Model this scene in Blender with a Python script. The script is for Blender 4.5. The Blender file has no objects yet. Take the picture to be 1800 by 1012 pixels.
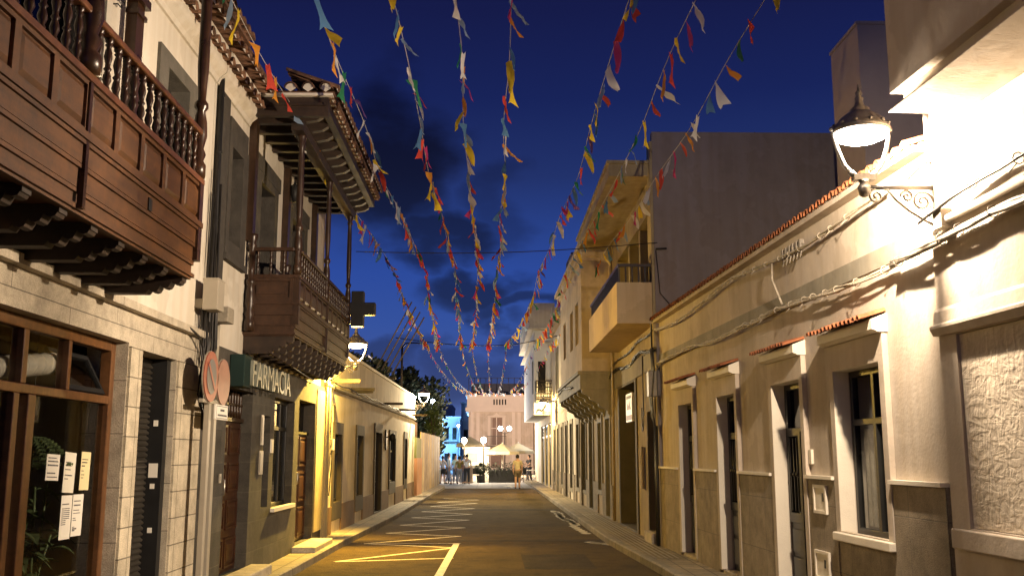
import bpy, bmesh, math, random
from mathutils import Vector, Matrix
R = math.radians
PI = math.pi
random.seed(7)
SC = bpy.context.scene
COL = SC.collection

# ------------------------------------------------------------------ camera
cam_d = bpy.data.cameras.new('camera'); cam = bpy.data.objects.new('camera', cam_d); COL.objects.link(cam)
cam.location = (0, 0, 1.70)
cam.rotation_euler = (R(90 + 9.635), 0, R(-1.149))
cam_d.sensor_width = 36.0; cam_d.lens = 1720.0 / 1800.0 * 36.0
cam_d.clip_start = 0.05; cam_d.clip_end = 3000
SC.camera = cam

# ------------------------------------------------------------------ sky at blue hour
w = bpy.data.worlds.new('World'); SC.world = w; w.use_nodes = True
nt = w.node_tree; nt.nodes.clear(); N = nt.nodes.new; L = nt.links.new
wo = N('ShaderNodeOutputWorld'); bg = N('ShaderNodeBackground'); L(bg.outputs[0], wo.inputs[0])
tc = N('ShaderNodeTexCoord'); sep = N('ShaderNodeSeparateXYZ'); L(tc.outputs['Generated'], sep.inputs[0])
rp = N('ShaderNodeValToRGB'); L(sep.outputs['Z'], rp.inputs[0])
els = rp.color_ramp.elements
stops = [(0.0, (.09, .14, .34)), (0.09, (.050, .094, .33)), (0.13, (.036, .085, .34)), (0.18, (.026, .070, .33)), (0.277, (.016, .032, .145)), (0.35, (.0092, .0175, .100)), (0.43, (.0078, .0112, .066)), (1.0, (.004, .006, .035))]
els[0].position = stops[0][0]; els[0].color = (*stops[0][1], 1)
els[1].position = stops[-1][0]; els[1].color = (*stops[-1][1], 1)
for p, c in stops[1:-1]:
    e = els.new(p); e.color = (*c, 1)
# clouds: soft dark banks in the sky's own directions, broken up by noise
nz = N('ShaderNodeTexNoise'); nz.inputs['Scale'].default_value = 9; nz.inputs['Detail'].default_value = 5
mp = N('ShaderNodeMapping'); mp.inputs['Scale'].default_value = (1, 1, 1.8); L(tc.outputs['Generated'], mp.inputs[0]); L(mp.outputs[0], nz.inputs[0])
wob = N('ShaderNodeVectorMath'); wob.operation = 'MULTIPLY_ADD'
L(nz.outputs['Color'], wob.inputs[0]); wob.inputs[1].default_value = (.16, .16, .16)
offv = N('ShaderNodeVectorMath'); offv.operation = 'SUBTRACT'; L(tc.outputs['Generated'], offv.inputs[0]); offv.inputs[1].default_value = (.08, .08, .08)
L(offv.outputs[0], wob.inputs[2])
acc = None
for (cx, cz, rx, rz, st) in [(-.105, .285, .055, .075, 1), (-.06, .215, .05, .03, .9), (-.012, .165, .05, .022, .9), (.03, .145, .06, .014, .8),
                             (-.09, .10, .05, .02, .6), (-.02, .075, .06, .02, .55), (.03, .11, .03, .015, .5), (.0, .245, .035, .03, .45)]:
    sb = N('ShaderNodeVectorMath'); sb.operation = 'SUBTRACT'; L(wob.outputs[0], sb.inputs[0]); sb.inputs[1].default_value = (cx, .96, cz)
    ml = N('ShaderNodeVectorMath'); ml.operation = 'MULTIPLY'; L(sb.outputs[0], ml.inputs[0]); ml.inputs[1].default_value = (1 / rx, 1.2, 1 / rz)
    ln = N('ShaderNodeVectorMath'); ln.operation = 'LENGTH'; L(ml.outputs[0], ln.inputs[0])
    mr = N('ShaderNodeMapRange'); mr.interpolation_type = 'SMOOTHSTEP'; L(ln.outputs['Value'], mr.inputs[0])
    mr.inputs[1].default_value = 1.45; mr.inputs[2].default_value = 0.5; mr.inputs[3].default_value = 0; mr.inputs[4].default_value = st
    if acc is None: acc = mr.outputs[0]
    else:
        mx = N('ShaderNodeMath'); mx.operation = 'MAXIMUM'; L(acc, mx.inputs[0]); L(mr.outputs[0], mx.inputs[1]); acc = mx.outputs[0]
mix = N('ShaderNodeMixRGB'); L(acc, mix.inputs[0]); L(rp.outputs[0], mix.inputs[1])
dk = N('ShaderNodeMixRGB'); dk.blend_type = 'MULTIPLY'; dk.inputs[0].default_value = 1; L(rp.outputs[0], dk.inputs[1]); dk.inputs[2].default_value = (.38, .27, .22, 1)
L(dk.outputs[0], mix.inputs[2]); L(mix.outputs[0], bg.inputs[0]); bg.inputs[1].default_value = 1.0
SC.view_settings.view_transform = 'Standard'; SC.view_settings.look = 'None'; SC.view_settings.gamma = 1; SC.view_settings.exposure = 0
try:
    SC.cycles.sample_clamp_indirect = 6; SC.cycles.max_bounces = 8
except Exception: pass

# ------------------------------------------------------------------ materials
MATS = {}
def mat(name, col, rough=.8, var=.12, scale=3., bump=.0, bs=60., metal=0., streak=0., grime=0., col2=None, spec=.4, speck=0.):
    if name in MATS: return MATS[name]
    m = bpy.data.materials.new(name); m.use_nodes = True; MATS[name] = m
    t = m.node_tree; b = t.nodes['Principled BSDF']; n = t.nodes.new; l = t.links.new
    b.inputs['Roughness'].default_value = rough; b.inputs['Metallic'].default_value = metal
    b.inputs['Specular IOR Level'].default_value = spec
    tcn = n('ShaderNodeTexCoord'); nz = n('ShaderNodeTexNoise'); nz.inputs['Scale'].default_value = scale; nz.inputs['Detail'].default_value = 6; nz.inputs['Roughness'].default_value = .62
    l(tcn.outputs['Object'], nz.inputs[0])
    r = n('ShaderNodeValToRGB'); l(nz.outputs[0], r.inputs[0])
    c2 = col2 or tuple(c * (1 - var * 1.6) for c in col); c1 = tuple(min(1, c * (1 + var * .6)) for c in col)
    r.color_ramp.elements[0].position = .32; r.color_ramp.elements[0].color = (*c2, 1)
    r.color_ramp.elements[1].position = .68; r.color_ramp.elements[1].color = (*c1, 1)
    out = r.outputs[0]
    if streak:
        mpn = n('ShaderNodeMapping'); mpn.inputs['Scale'].default_value = (7, 7, .5); l(tcn.outputs['Object'], mpn.inputs[0])
        n2 = n('ShaderNodeTexNoise'); n2.inputs['Scale'].default_value = 1.; n2.inputs['Detail'].default_value = 5; l(mpn.outputs[0], n2.inputs[0])
        r2 = n('ShaderNodeValToRGB'); l(n2.outputs[0], r2.inputs[0]); r2.color_ramp.elements[0].position = .35; r2.color_ramp.elements[1].position = .6
        k = 1 - streak; r2.color_ramp.elements[0].color = (k, k * .97, k * .92, 1); r2.color_ramp.elements[1].color = (1, 1, 1, 1)
        mm = n('ShaderNodeMixRGB'); mm.blend_type = 'MULTIPLY'; mm.inputs[0].default_value = 1; l(out, mm.inputs[1]); l(r2.outputs[0], mm.inputs[2]); out = mm.outputs[0]
    if grime:
        n3 = n('ShaderNodeTexNoise'); n3.inputs['Scale'].default_value = scale * 7; n3.inputs['Detail'].default_value = 8; l(tcn.outputs['Object'], n3.inputs[0])
        r3 = n('ShaderNodeValToRGB'); l(n3.outputs[0], r3.inputs[0]); r3.color_ramp.elements[0].position = .36; r3.color_ramp.elements[1].position = .5
        k = 1 - grime; r3.color_ramp.elements[0].color = (k, k, k, 1); r3.color_ramp.elements[1].color = (1, 1, 1, 1)
        mm = n('ShaderNodeMixRGB'); mm.blend_type = 'MULTIPLY'; mm.inputs[0].default_value = 1; l(out, mm.inputs[1]); l(r3.outputs[0], mm.inputs[2]); out = mm.outputs[0]
    if streak:
        n5 = n('ShaderNodeTexNoise'); n5.inputs['Scale'].default_value = .9; n5.inputs['Detail'].default_value = 9; n5.inputs['Roughness'].default_value = .55; l(tcn.outputs['Object'], n5.inputs[0])
        r5 = n('ShaderNodeValToRGB'); l(n5.outputs[0], r5.inputs[0]); r5.color_ramp.elements[0].position = .535; r5.color_ramp.elements[1].position = .55; r5.color_ramp.elements[0].color = (1, 1, 1, 1); r5.color_ramp.elements[1].color = (.90, .89, .87, 1)
        mm = n('ShaderNodeMixRGB'); mm.blend_type = 'MULTIPLY'; mm.inputs[0].default_value = 1; l(out, mm.inputs[1]); l(r5.outputs[0], mm.inputs[2]); out = mm.outputs[0]
    if speck:
        n4 = n('ShaderNodeTexNoise'); n4.inputs['Scale'].default_value = 55; n4.inputs['Detail'].default_value = 3; l(tcn.outputs['Object'], n4.inputs[0])
        r4 = n('ShaderNodeMapRange'); l(n4.outputs[0], r4.inputs[0]); r4.inputs[1].default_value = .35; r4.inputs[2].default_value = .65; r4.inputs[3].default_value = 1 - speck; r4.inputs[4].default_value = 1 + speck
        v4 = n('ShaderNodeVectorMath'); v4.operation = 'SCALE'; l(out, v4.inputs[0]); l(r4.outputs[0], v4.inputs['Scale']); out = v4.outputs[0]
    l(out, b.inputs['Base Color'])
    if bump:
        nb = n('ShaderNodeTexNoise'); nb.inputs['Scale'].default_value = bs; nb.inputs['Detail'].default_value = 6; l(tcn.outputs['Object'], nb.inputs[0])
        nb2 = n('ShaderNodeTexNoise'); nb2.inputs['Scale'].default_value = bs * .12; nb2.inputs['Detail'].default_value = 3; l(tcn.outputs['Object'], nb2.inputs[0])
        ad = n('ShaderNodeMath'); ad.operation = 'MULTIPLY_ADD'; l(nb2.outputs[0], ad.inputs[0]); ad.inputs[1].default_value = 2.5; l(nb.outputs[0], ad.inputs[2])
        bp = n('ShaderNodeBump'); bp.inputs['Strength'].default_value = bump; bp.inputs['Distance'].default_value = .012; l(ad.outputs[0], bp.inputs['Height']); l(bp.outputs[0], b.inputs['Normal'])
    return m

def blockmat(name, col, bw, bh, mortar=.006, mcol=None, off=.5, rough=.85, bump=.5, var=.2, plane='wall'):
    m = bpy.data.materials.new(name); m.use_nodes = True; MATS[name] = m
    t = m.node_tree; b = t.nodes['Principled BSDF']; n = t.nodes.new; l = t.links.new
    b.inputs['Roughness'].default_value = rough; b.inputs['Specular IOR Level'].default_value = .3
    tcn = n('ShaderNodeTexCoord'); s = n('ShaderNodeSeparateXYZ'); l(tcn.outputs['Object'], s.inputs[0]); c = n('ShaderNodeCombineXYZ')
    if plane == 'wall':
        a = n('ShaderNodeMath'); a.operation = 'ADD'; l(s.outputs[0], a.inputs[0]); l(s.outputs[1], a.inputs[1]); l(a.outputs[0], c.inputs[0]); l(s.outputs[2], c.inputs[1])
    else:
        l(s.outputs[1], c.inputs[0]); l(s.outputs[0], c.inputs[1])
    br = n('ShaderNodeTexBrick'); l(c.outputs[0], br.inputs[0]); br.inputs['Scale'].default_value = 1
    br.inputs['Brick Width'].default_value = bw; br.inputs['Row Height'].default_value = bh; br.inputs['Mortar Size'].default_value = mortar; br.inputs['Mortar Smooth'].default_value = .3
    br.offset = off; br.inputs['Bias'].default_value = 0
    br.inputs['Color1'].default_value = (*[x * (1 - var) for x in col], 1); br.inputs['Color2'].default_value = (*[x * (1 + var) for x in col], 1)
    br.inputs['Mortar'].default_value = (*(mcol or [x * .35 for x in col]), 1)
    nz = n('ShaderNodeTexNoise'); nz.inputs['Scale'].default_value = 5; nz.inputs['Detail'].default_value = 8; nz.inputs['Roughness'].default_value = .7; l(tcn.outputs['Object'], nz.inputs[0])
    rr = n('ShaderNodeMapRange'); l(nz.outputs[0], rr.inputs[0]); rr.inputs[1].default_value = .3; rr.inputs[2].default_value = .7; rr.inputs[3].default_value = .62; rr.inputs[4].default_value = 1.2
    nf = n('ShaderNodeTexNoise'); nf.inputs['Scale'].default_value = 90; nf.inputs['Detail'].default_value = 4; l(tcn.outputs['Object'], nf.inputs[0])
    rf = n('ShaderNodeMapRange'); l(nf.outputs[0], rf.inputs[0]); rf.inputs[1].default_value = .3; rf.inputs[2].default_value = .7; rf.inputs[3].default_value = .8; rf.inputs[4].default_value = 1.15
    mq = n('ShaderNodeMath'); mq.operation = 'MULTIPLY'; l(rr.outputs[0], mq.inputs[0]); l(rf.outputs[0], mq.inputs[1])
    v = n('ShaderNodeVectorMath'); v.operation = 'SCALE'; l(br.outputs[0], v.inputs[0]); l(mq.outputs[0], v.inputs['Scale']); l(v.outputs[0], b.inputs['Base Color'])
    hh = n('ShaderNodeMath'); hh.operation = 'MULTIPLY_ADD'; l(br.outputs['Fac'], hh.inputs[0]); hh.inputs[1].default_value = -1.2; l(nf.outputs[0], hh.inputs[2])
    bp = n('ShaderNodeBump'); bp.inputs['Strength'].default_value = bump; bp.inputs['Distance'].default_value = .008; l(hh.outputs[0], bp.inputs['Height']); l(bp.outputs[0], b.inputs['Normal'])
    return m

def woodmat(name, col, rough=.42, var=.35, axis='y', gs=1., spec=.5):
    m = bpy.data.materials.new(name); m.use_nodes = True; MATS[name] = m
    t = m.node_tree; b = t.nodes['Principled BSDF']; n = t.nodes.new; l = t.links.new
    b.inputs['Roughness'].default_value = rough; b.inputs['Specular IOR Level'].default_value = spec
    tcn = n('ShaderNodeTexCoord'); mpn = n('ShaderNodeMapping'); l(tcn.outputs['Object'], mpn.inputs[0])
    s = {'y': (22, 1.6, 22), 'z': (22, 22, 1.6), 'x': (1.6, 22, 22)}[axis]; mpn.inputs['Scale'].default_value = tuple(q * gs for q in s)
    nz = n('ShaderNodeTexNoise'); nz.inputs['Scale'].default_value = 1; nz.inputs['Detail'].default_value = 6; l(mpn.outputs[0], nz.inputs[0])
    nb = n('ShaderNodeTexNoise'); nb.inputs['Scale'].default_value = 3.2; nb.inputs['Detail'].default_value = 4; l(tcn.outputs['Object'], nb.inputs[0])
    ad = n('ShaderNodeMath'); ad.operation = 'ADD'; l(nz.outputs[0], ad.inputs[0]); l(nb.outputs[0], ad.inputs[1])
    r = n('ShaderNodeMapRange'); l(ad.outputs[0], r.inputs[0]); r.inputs[1].default_value = .7; r.inputs[2].default_value = 1.3; r.inputs[3].default_value = 1 - var; r.inputs[4].default_value = 1 + var
    nw = n('ShaderNodeTexNoise'); nw.inputs['Scale'].default_value = 13; nw.inputs['Detail'].default_value = 7; nw.inputs['Roughness'].default_value = .7; l(tcn.outputs['Object'], nw.inputs[0])
    rw = n('ShaderNodeMapRange'); l(nw.outputs[0], rw.inputs[0]); rw.inputs[1].default_value = .35; rw.inputs[2].default_value = .7; rw.inputs[3].default_value = .78; rw.inputs[4].default_value = 1.45
    mw = n('ShaderNodeMath'); mw.operation = 'MULTIPLY'; l(r.outputs[0], mw.inputs[0]); l(rw.outputs[0], mw.inputs[1])
    v = n('ShaderNodeVectorMath'); v.operation = 'SCALE'; v.inputs[0].default_value = col; l(mw.outputs[0], v.inputs['Scale']); l(v.outputs[0], b.inputs['Base Color'])
    bp = n('ShaderNodeBump'); bp.inputs['Strength'].default_value = .25; bp.inputs['Distance'].default_value = .004; l(nz.outputs[0], bp.inputs['Height']); l(bp.outputs[0], b.inputs['Normal'])
    rr = n('ShaderNodeMapRange'); l(nb.outputs[0], rr.inputs[0]); rr.inputs[3].default_value = rough * .7; rr.inputs[4].default_value = min(1, rough * 1.4); l(rr.outputs[0], b.inputs['Roughness'])
    return m

def emit(name, col, st):
    m = bpy.data.materials.new(name); m.use_nodes = True; t = m.node_tree; b = t.nodes['Principled BSDF']
    b.inputs['Base Color'].default_value = (*col, 1); b.inputs['Emission Color'].default_value = (*col, 1); b.inputs['Emission Strength'].default_value = st; MATS[name] = m; return m

def glassmat(name, tint=(.75, .78, .76), gl=.09, rough=.02):
    m = bpy.data.materials.new(name); m.use_nodes = True; t = m.node_tree; t.nodes.clear(); n = t.nodes.new; l = t.links.new
    o = n('ShaderNodeOutputMaterial'); mx = n('ShaderNodeMixShader'); tr = n('ShaderNodeBsdfTransparent'); g = n('ShaderNodeBsdfGlossy'); lw = n('ShaderNodeFresnel')
    lw.inputs[0].default_value = 1.5; tr.inputs[0].default_value = (*tint, 1); g.inputs['Roughness'].default_value = rough
    a = n('ShaderNodeMath'); a.operation = 'ADD'; a.inputs[1].default_value = gl - .04; l(lw.outputs[0], a.inputs[0]); ge = n('ShaderNodeNewGeometry'); iv = n('ShaderNodeMath'); iv.operation = 'SUBTRACT'; iv.inputs[0].default_value = 1; l(ge.outputs['Backfacing'], iv.inputs[1]); a2 = n('ShaderNodeMath'); a2.operation = 'MULTIPLY'; l(a.outputs[0], a2.inputs[0]); l(iv.outputs[0], a2.inputs[1])
    l(a2.outputs[0], mx.inputs[0]); l(tr.outputs[0], mx.inputs[1]); l(g.outputs[0], mx.inputs[2]); l(mx.outputs[0], o.inputs[0]); MATS[name] = m; return m

def flagmat(name, col):
    m = bpy.data.materials.new(name); m.use_nodes = True; t = m.node_tree; n = t.nodes.new; l = t.links.new
    b = t.nodes['Principled BSDF']; b.inputs['Base Color'].default_value = (*col, 1); b.inputs['Roughness'].default_value = .7
    tl = n('ShaderNodeBsdfTranslucent'); tl.inputs[0].default_value = (*col, 1); mx = n('ShaderNodeMixShader'); mx.inputs[0].default_value = .45
    o = t.nodes['Material Output']; l(b.outputs[0], mx.inputs[1]); l(tl.outputs[0], mx.inputs[2]); l(mx.outputs[0], o.inputs[0]); return m

white = mat('white_plaster', (.68, .63, .53), .85, .06, 1.5, .35, 70, streak=.08)
cream = mat('cream_plaster', (.60, .50, .37), .9, .09, 1.1, .14, 45, streak=.10, grime=.05)
cream2 = mat('rough_cream_plaster', (.56, .49, .405), .9, .10, 1.1, .22, 34, streak=.10, grime=.05)
trimw = mat('white_trim', (.78, .72, .60), .7, .05, 2, .2, 80)
ochre = mat('ochre_plaster', (.46, .38, .21), .9, .10, 1.2, .4, 50, streak=.14)
greyrender = mat('grey_render', (.31, .27, .25), .95, .16, .45, .3, 40, streak=.08, grime=.07)
bandgrey = mat('grey_paint_band', (.27, .25, .20), .8, .12, 3, .3, 60, streak=.15)
stone = blockmat('shopfront_stone', (.48, .42, .32), 1.9, .47, .005, off=.5, var=.07)
pillarstone = blockmat('pillar_stone', (.54, .47, .345), 1.3, .265, .006, off=.0, var=.08, bump=.7)
darkstone = blockmat('dark_ashlar', (.072, .064, .052), .62, .40, .006, mcol=(.10, .09, .07), var=.26)
dadostone = blockmat('dado_stone', (.31, .26, .19), .62, .60, .004, mcol=(.17, .15, .12), var=.10, off=.0)
surround = mat('basalt_surround', (.06, .053, .044), .85, .2, 6, .5, 80)
browndado = mat('brown_dado', (.20, .12, .06), .85, .15, 2, .4, 50)
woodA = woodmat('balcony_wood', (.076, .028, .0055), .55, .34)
woodAz = woodmat('turned_wood', (.036, .016, .007), .28, .35, 'z')
woodArail = woodmat('rail_wood', (.12, .047, .018), .35, .3)
woodB = woodmat('dark_balcony_wood', (.036, .016, .007), .45, .35)
woodBz = woodmat('dark_turned_wood', (.032, .016, .008), .35, .35, 'z')
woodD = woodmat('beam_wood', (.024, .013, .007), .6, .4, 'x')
doorwood = woodmat('panelled_door_wood', (.038, .013, .0055), .35, .35, 'z')
framewood = woodmat('window_wood', (.105, .046, .016), .35, .3, 'z')
fencewood = mat('hoarding_boards', (.45, .34, .22), .7, .3, 1.0, .3, 30, streak=.35)
black = mat('black_metal', (.012, .012, .012), .55, .2, 8)
blackp = mat('dark_opening', (.012, .010, .009), .8, .3, 4)
iron = mat('wrought_iron', (.045, .035, .028), .45, .3, 12, metal=.4)
lampmet = mat('lamp_metal', (.32, .29, .25), .4, .3, 12, metal=.5)
darkdoor = mat('dark_green_door_paint', (.018, .018, .017), .42, .25, 3, spec=.6)
terra = mat('terracotta', (.36, .13, .055), .85, .35, 6, .5, 60)
oldtile = mat('weathered_tile', (.20, .105, .06), .9, .45, 5, .6, 50)
pvc = mat('beige_plastic', (.36, .32, .25), .45, .08, 3)
greyplastic = mat('grey_plastic', (.34, .30, .23), .5, .15, 4, grime=.2)
blackcable = mat('black_cable', (.02, .018, .016), .5, .2, 9)
creamcable = mat('painted_cable', (.50, .44, .34), .6, .25, 20, grime=.3)
glass = glassmat('window_glass', (.85, .86, .85), .015)
dimglass = glassmat('dark_glass', (.2, .2, .2), .05)
curtain = mat('net_curtain', (.40, .36, .28), .9, .2, 9)
paper = mat('paper', (.82, .78, .68), .7, .02)
ypaper = mat('yellow_paper', (.80, .68, .38), .7, .02)
ink = mat('ink', (.05, .05, .06), .8, .0)
greenbox = mat('green_sign', (.006, .022, .018), .8, .1, 3)
lettermat = mat('cream_letters', (.24, .25, .20), .4, .05, 3)
signred = mat('faded_red', (.28, .075, .048), .45, .12, 8)
signpink = mat('sun_bleached_red', (.25, .10, .075), .45, .14, 8)
signblue = mat('faded_blue', (.10, .095, .105), .45, .1, 8)
asphalt = mat('asphalt', (.085, .056, .015), .95, .25, .5, 1., 120, grime=.25, spec=.08, speck=.38)
plazafloor = blockmat('plaza_slabs', (.30, .30, .31), .8, .8, .01, var=.1, plane='floor', bump=.2)
paving = blockmat('paving', (.27, .225, .15), .30, .30, .010, var=.18, plane='floor', off=.0)
kerbm = blockmat('kerb_stone', (.24, .21, .155), .8, 5., .012, var=.2, plane='floor', off=0)
roadpaint = mat('worn_road_paint', (.62, .52, .33), .8, .25, 9, grime=.5, speck=.25)
whitepaint = mat('white_road_paint', (.72, .68, .58), .8, .2, 9, grime=.3)

# ------------------------------------------------------------------ helpers
def link(o, parent=None):
    COL.objects.link(o)
    if parent is not None: o.parent = parent
    return o
def tag(o, label=None, cat=None, group=None, kind=None):
    if label: o['label'] = label
    if cat: o['category'] = cat
    if group: o['group'] = group
    if kind: o['kind'] = kind
    return o
def thing(name, label, cat, loc=(0, 0, 0), rz=0, group=None):
    o = bpy.data.objects.new(name, None); link(o); o.location = loc; o.rotation_euler = (0, 0, rz); o.empty_display_size = .2
    return tag(o, label, cat, group)
class MB:
    """collects shapes; s = +1 facade on the left, -1 facade on the right (first coordinate = metres out from the wall face)"""
    def __init__(s, side=1, yb=0.): s.v = []; s.f = []; s.side = side; s.yb = yb; s.sm = []
    def add(s, vs, fs, smooth=False):
        b = len(s.v); s.v += [(s.side * x, y - s.yb, z) for x, y, z in vs]; s.f += [tuple(b + i for i in f) for f in fs]; s.sm += [smooth] * len(fs); return s
    def box(s, x0, x1, y0, y1, z0, z1, M=None):
        vs = [(x, y, z) for z in (z0, z1) for y in (y0, y1) for x in (x0, x1)]
        if M is not None: vs = [tuple(M @ Vector(v)) for v in vs]
        return s.add(vs, [(0, 1, 3, 2), (4, 5, 7, 6), (0, 1, 5, 4), (2, 3, 7, 6), (0, 2, 6, 4), (1, 3, 7, 5)])
    def prism(s, pts, axis, a, b):
        """2D polygon extruded along axis from a to b"""
        n = len(pts)
        def mk(p, t): return {'x': (t, p[0], p[1]), 'y': (p[0], t, p[1]), 'z': (p[0], p[1], t)}[axis]
        vs = [mk(p, a) for p in pts] + [mk(p, b) for p in pts]
        return s.add(vs, [tuple(range(n)), tuple(range(n, 2 * n))] + [(i, (i + 1) % n, n + (i + 1) % n, n + i) for i in range(n)])
    def tube(s, pts, r, n=8, caps=True, smooth=True):
        pts = [Vector(p) for p in pts]; rs = r if isinstance(r, (list, tuple)) else [r] * len(pts); vs = []; up = None
        for i, p in enumerate(pts):
            t = (pts[min(i + 1, len(pts) - 1)] - pts[max(i - 1, 0)]).normalized()
            if up is None:
                up = t.cross(Vector((0, 0, 1)));
                if up.length < .1: up = t.cross(Vector((1, 0, 0)))
            up = (up - t * up.dot(t)).normalized(); q = t.cross(up)
            for k in range(n):
                a = 2 * PI * k / n; vs.append(tuple(p + (up * math.cos(a) + q * math.sin(a)) * rs[i]))
        fs = [(i * n + k, i * n + (k + 1) % n, (i + 1) * n + (k + 1) % n, (i + 1) * n + k) for i in range(len(pts) - 1) for k in range(n)]
        if caps: fs += [tuple(range(n)), tuple(range((len(pts) - 1) * n, len(pts) * n))]
        return s.add(vs, fs, smooth)
    def lathe(s, prof, x, y, z=0, n=16, smooth=True):
        vs = []; m = len(prof)
        for r, h in prof:
            for k in range(n): a = 2 * PI * k / n; vs.append((x + r * math.cos(a), y + r * math.sin(a), z + h))
        fs = [(i * n + k, i * n + (k + 1) % n, (i + 1) * n + (k + 1) % n, (i + 1) * n + k) for i in range(m - 1) for k in range(n)] + [tuple(range(n)), tuple(range((m - 1) * n, m * n))]
        return s.add(vs, fs, smooth)
    def disc(s, x, y, z, ry, rz, t, n=32):
        """disc facing +x"""
        return s.prism([(y + ry * math.cos(2 * PI * k / n), z + rz * math.sin(2 * PI * k / n)) for k in range(n)], 'x', x, x + t)
    def ball(s, x, y, z, r, rz=None, n=12):
        rz = rz or r
        return s.lathe([(max(1e-4, r * math.cos(a)), rz * math.sin(a)) for a in [PI * (i / 8 - .5) for i in range(9)]], x, y, z, n)
    def wall(s, x0, x1, ya, yb, za, zb, holes):
        """slab between depth x0 and x1 with real openings"""
        ys = sorted({ya, yb} | {h[i] for h in holes for i in (0, 1) if ya < h[i] < yb}); zs = sorted({za, zb} | {h[i] for h in holes for i in (2, 3) if za < h[i] < zb})
        def solid(i, j):
            if i < 0 or j < 0 or i >= len(ys) - 1 or j >= len(zs) - 1: return False
            cy = (ys[i] + ys[i + 1]) / 2; cz = (zs[j] + zs[j + 1]) / 2
            return not any(h[0] < cy < h[1] and h[2] < cz < h[3] for h in holes)
        idx = {}; vs = []
        def V(x, y, z):
            k = (x, y, z)
            if k not in idx: idx[k] = len(vs); vs.append(k)
            return idx[k]
        fs = []
        for i in range(len(ys) - 1):
            for j in range(len(zs) - 1):
                if not solid(i, j): continue
                a, b, c, d = ys[i], ys[i + 1], zs[j], zs[j + 1]
                for x in (x0, x1): fs.append((V(x, a, c), V(x, b, c), V(x, b, d), V(x, a, d)))
                if not solid(i - 1, j): fs.append((V(x0, a, c), V(x1, a, c), V(x1, a, d), V(x0, a, d)))
                if not solid(i + 1, j): fs.append((V(x0, b, c), V(x1, b, c), V(x1, b, d), V(x0, b, d)))
                if not solid(i, j - 1): fs.append((V(x0, a, c), V(x1, a, c), V(x1, b, c), V(x0, b, c)))
                if not solid(i, j + 1): fs.append((V(x0, a, d), V(x1, a, d), V(x1, b, d), V(x0, b, d)))
        return s.add(vs, fs)
    def build(s, name, m, parent=None, loc=None, rz=0, bevel=0):
        me = bpy.data.meshes.new(name); me.from_pydata(s.v, [], s.f)
        bm = bmesh.new(); bm.from_mesh(me); bmesh.ops.recalc_face_normals(bm, faces=bm.faces); bm.to_mesh(me); bm.free()
        for p, q in zip(me.polygons, s.sm): p.use_smooth = q
        ms = m if isinstance(m, (list, tuple)) else [m]
        for q in ms: me.materials.append(q)
        o = bpy.data.objects.new(name, me); link(o, parent)
        if loc is not None: o.location = loc; o.rotation_euler = (0, 0, rz)
        if bevel:
            bv = o.modifiers.new('bevel', 'BEVEL'); bv.width = bevel; bv.segments = 2; bv.limit_method = 'ANGLE'
        return o
class Frame:
    """a facade line: side, x at y = 0, dx/dy"""
    def __init__(s, side, x0, k): s.side = side; s.x0 = x0; s.k = k
    def loc(s, y): return (s.x0 + s.k * y, y, 0)
    rz = property(lambda s: -math.atan(s.k))
    def root(s, name, label, cat, yb, group=None):
        r = thing(name, label, cat, s.loc(yb), s.rz, group); s.yb = yb; return r
    def mb(s, yb=None): return MB(s.side, s.yb if yb is None else yb)
    def solo(s, mb, name, m, label, cat, group=None, kind=None, bevel=0):
        o = mb.build(name, m, None, s.loc(mb.yb), s.rz, bevel); return tag(o, label, cat, group, kind)
    def pt(s, d, y, z): return Vector((s.x0 + s.k * y + s.side * d, y, z))
FL = Frame(1, -3.30, 0); FLL = Frame(1, -3.503, .0116); FR = Frame(-1, 3.7077, -.03846); FY = Frame(-1, 2.98, 0); FM = Frame(-1, 3.156, -.0077)

def copyobj(o, parent=None):
    c = o.copy(); COL.objects.link(c)
    if parent is not None: c.parent = parent
    return c
def tree_copy(o, loc, rz=None, parent=None):
    c = copyobj(o, parent); c.location = loc
    if rz is not None: c.rotation_euler = (0, 0, rz)
    def rec(a, b):
        for ch in list(a.children):
            d = copyobj(ch, b); rec(ch, d)
    rec(o, c); return c

def text_mesh(txt, size, ext, bold=0.):
    cu = bpy.data.curves.new('txt', 'FONT'); cu.body = txt; cu.size = size; cu.extrude = ext; cu.offset = bold; cu.resolution_u = 3
    o = bpy.data.objects.new('txt', cu); COL.objects.link(o)
    dg = bpy.context.evaluated_depsgraph_get(); me = bpy.data.meshes.new_from_object(o.evaluated_get(dg))
    bpy.data.objects.remove(o); bpy.data.curves.remove(cu); return me
def text_on(txt, size, ext, frame, d, y, z, m, parent=None, width=None, sx=None, height=None):
    """lettering lying on a facade, read from the street"""
    me = text_mesh(txt, size, ext)
    xs = [v.co.x for v in me.vertices]; ys = [v.co.y for v in me.vertices]; x0, x1, y0, y1 = min(xs), max(xs), min(ys), max(ys)
    kx = width / (x1 - x0) if width else 1; ky = height / (y1 - y0) if height else 1
    sd = frame.side
    for v in me.vertices:
        a, b, c = (v.co.x - x0) * kx, (v.co.y - y0) * ky, v.co.z
        v.co = (sd * (d + c), (y + a if sd > 0 else y - a) - frame.yb, z + b)
    me.materials.clear(); me.materials.append(m)
    o = bpy.data.objects.new('lettering', me); link(o, parent); return o

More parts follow.
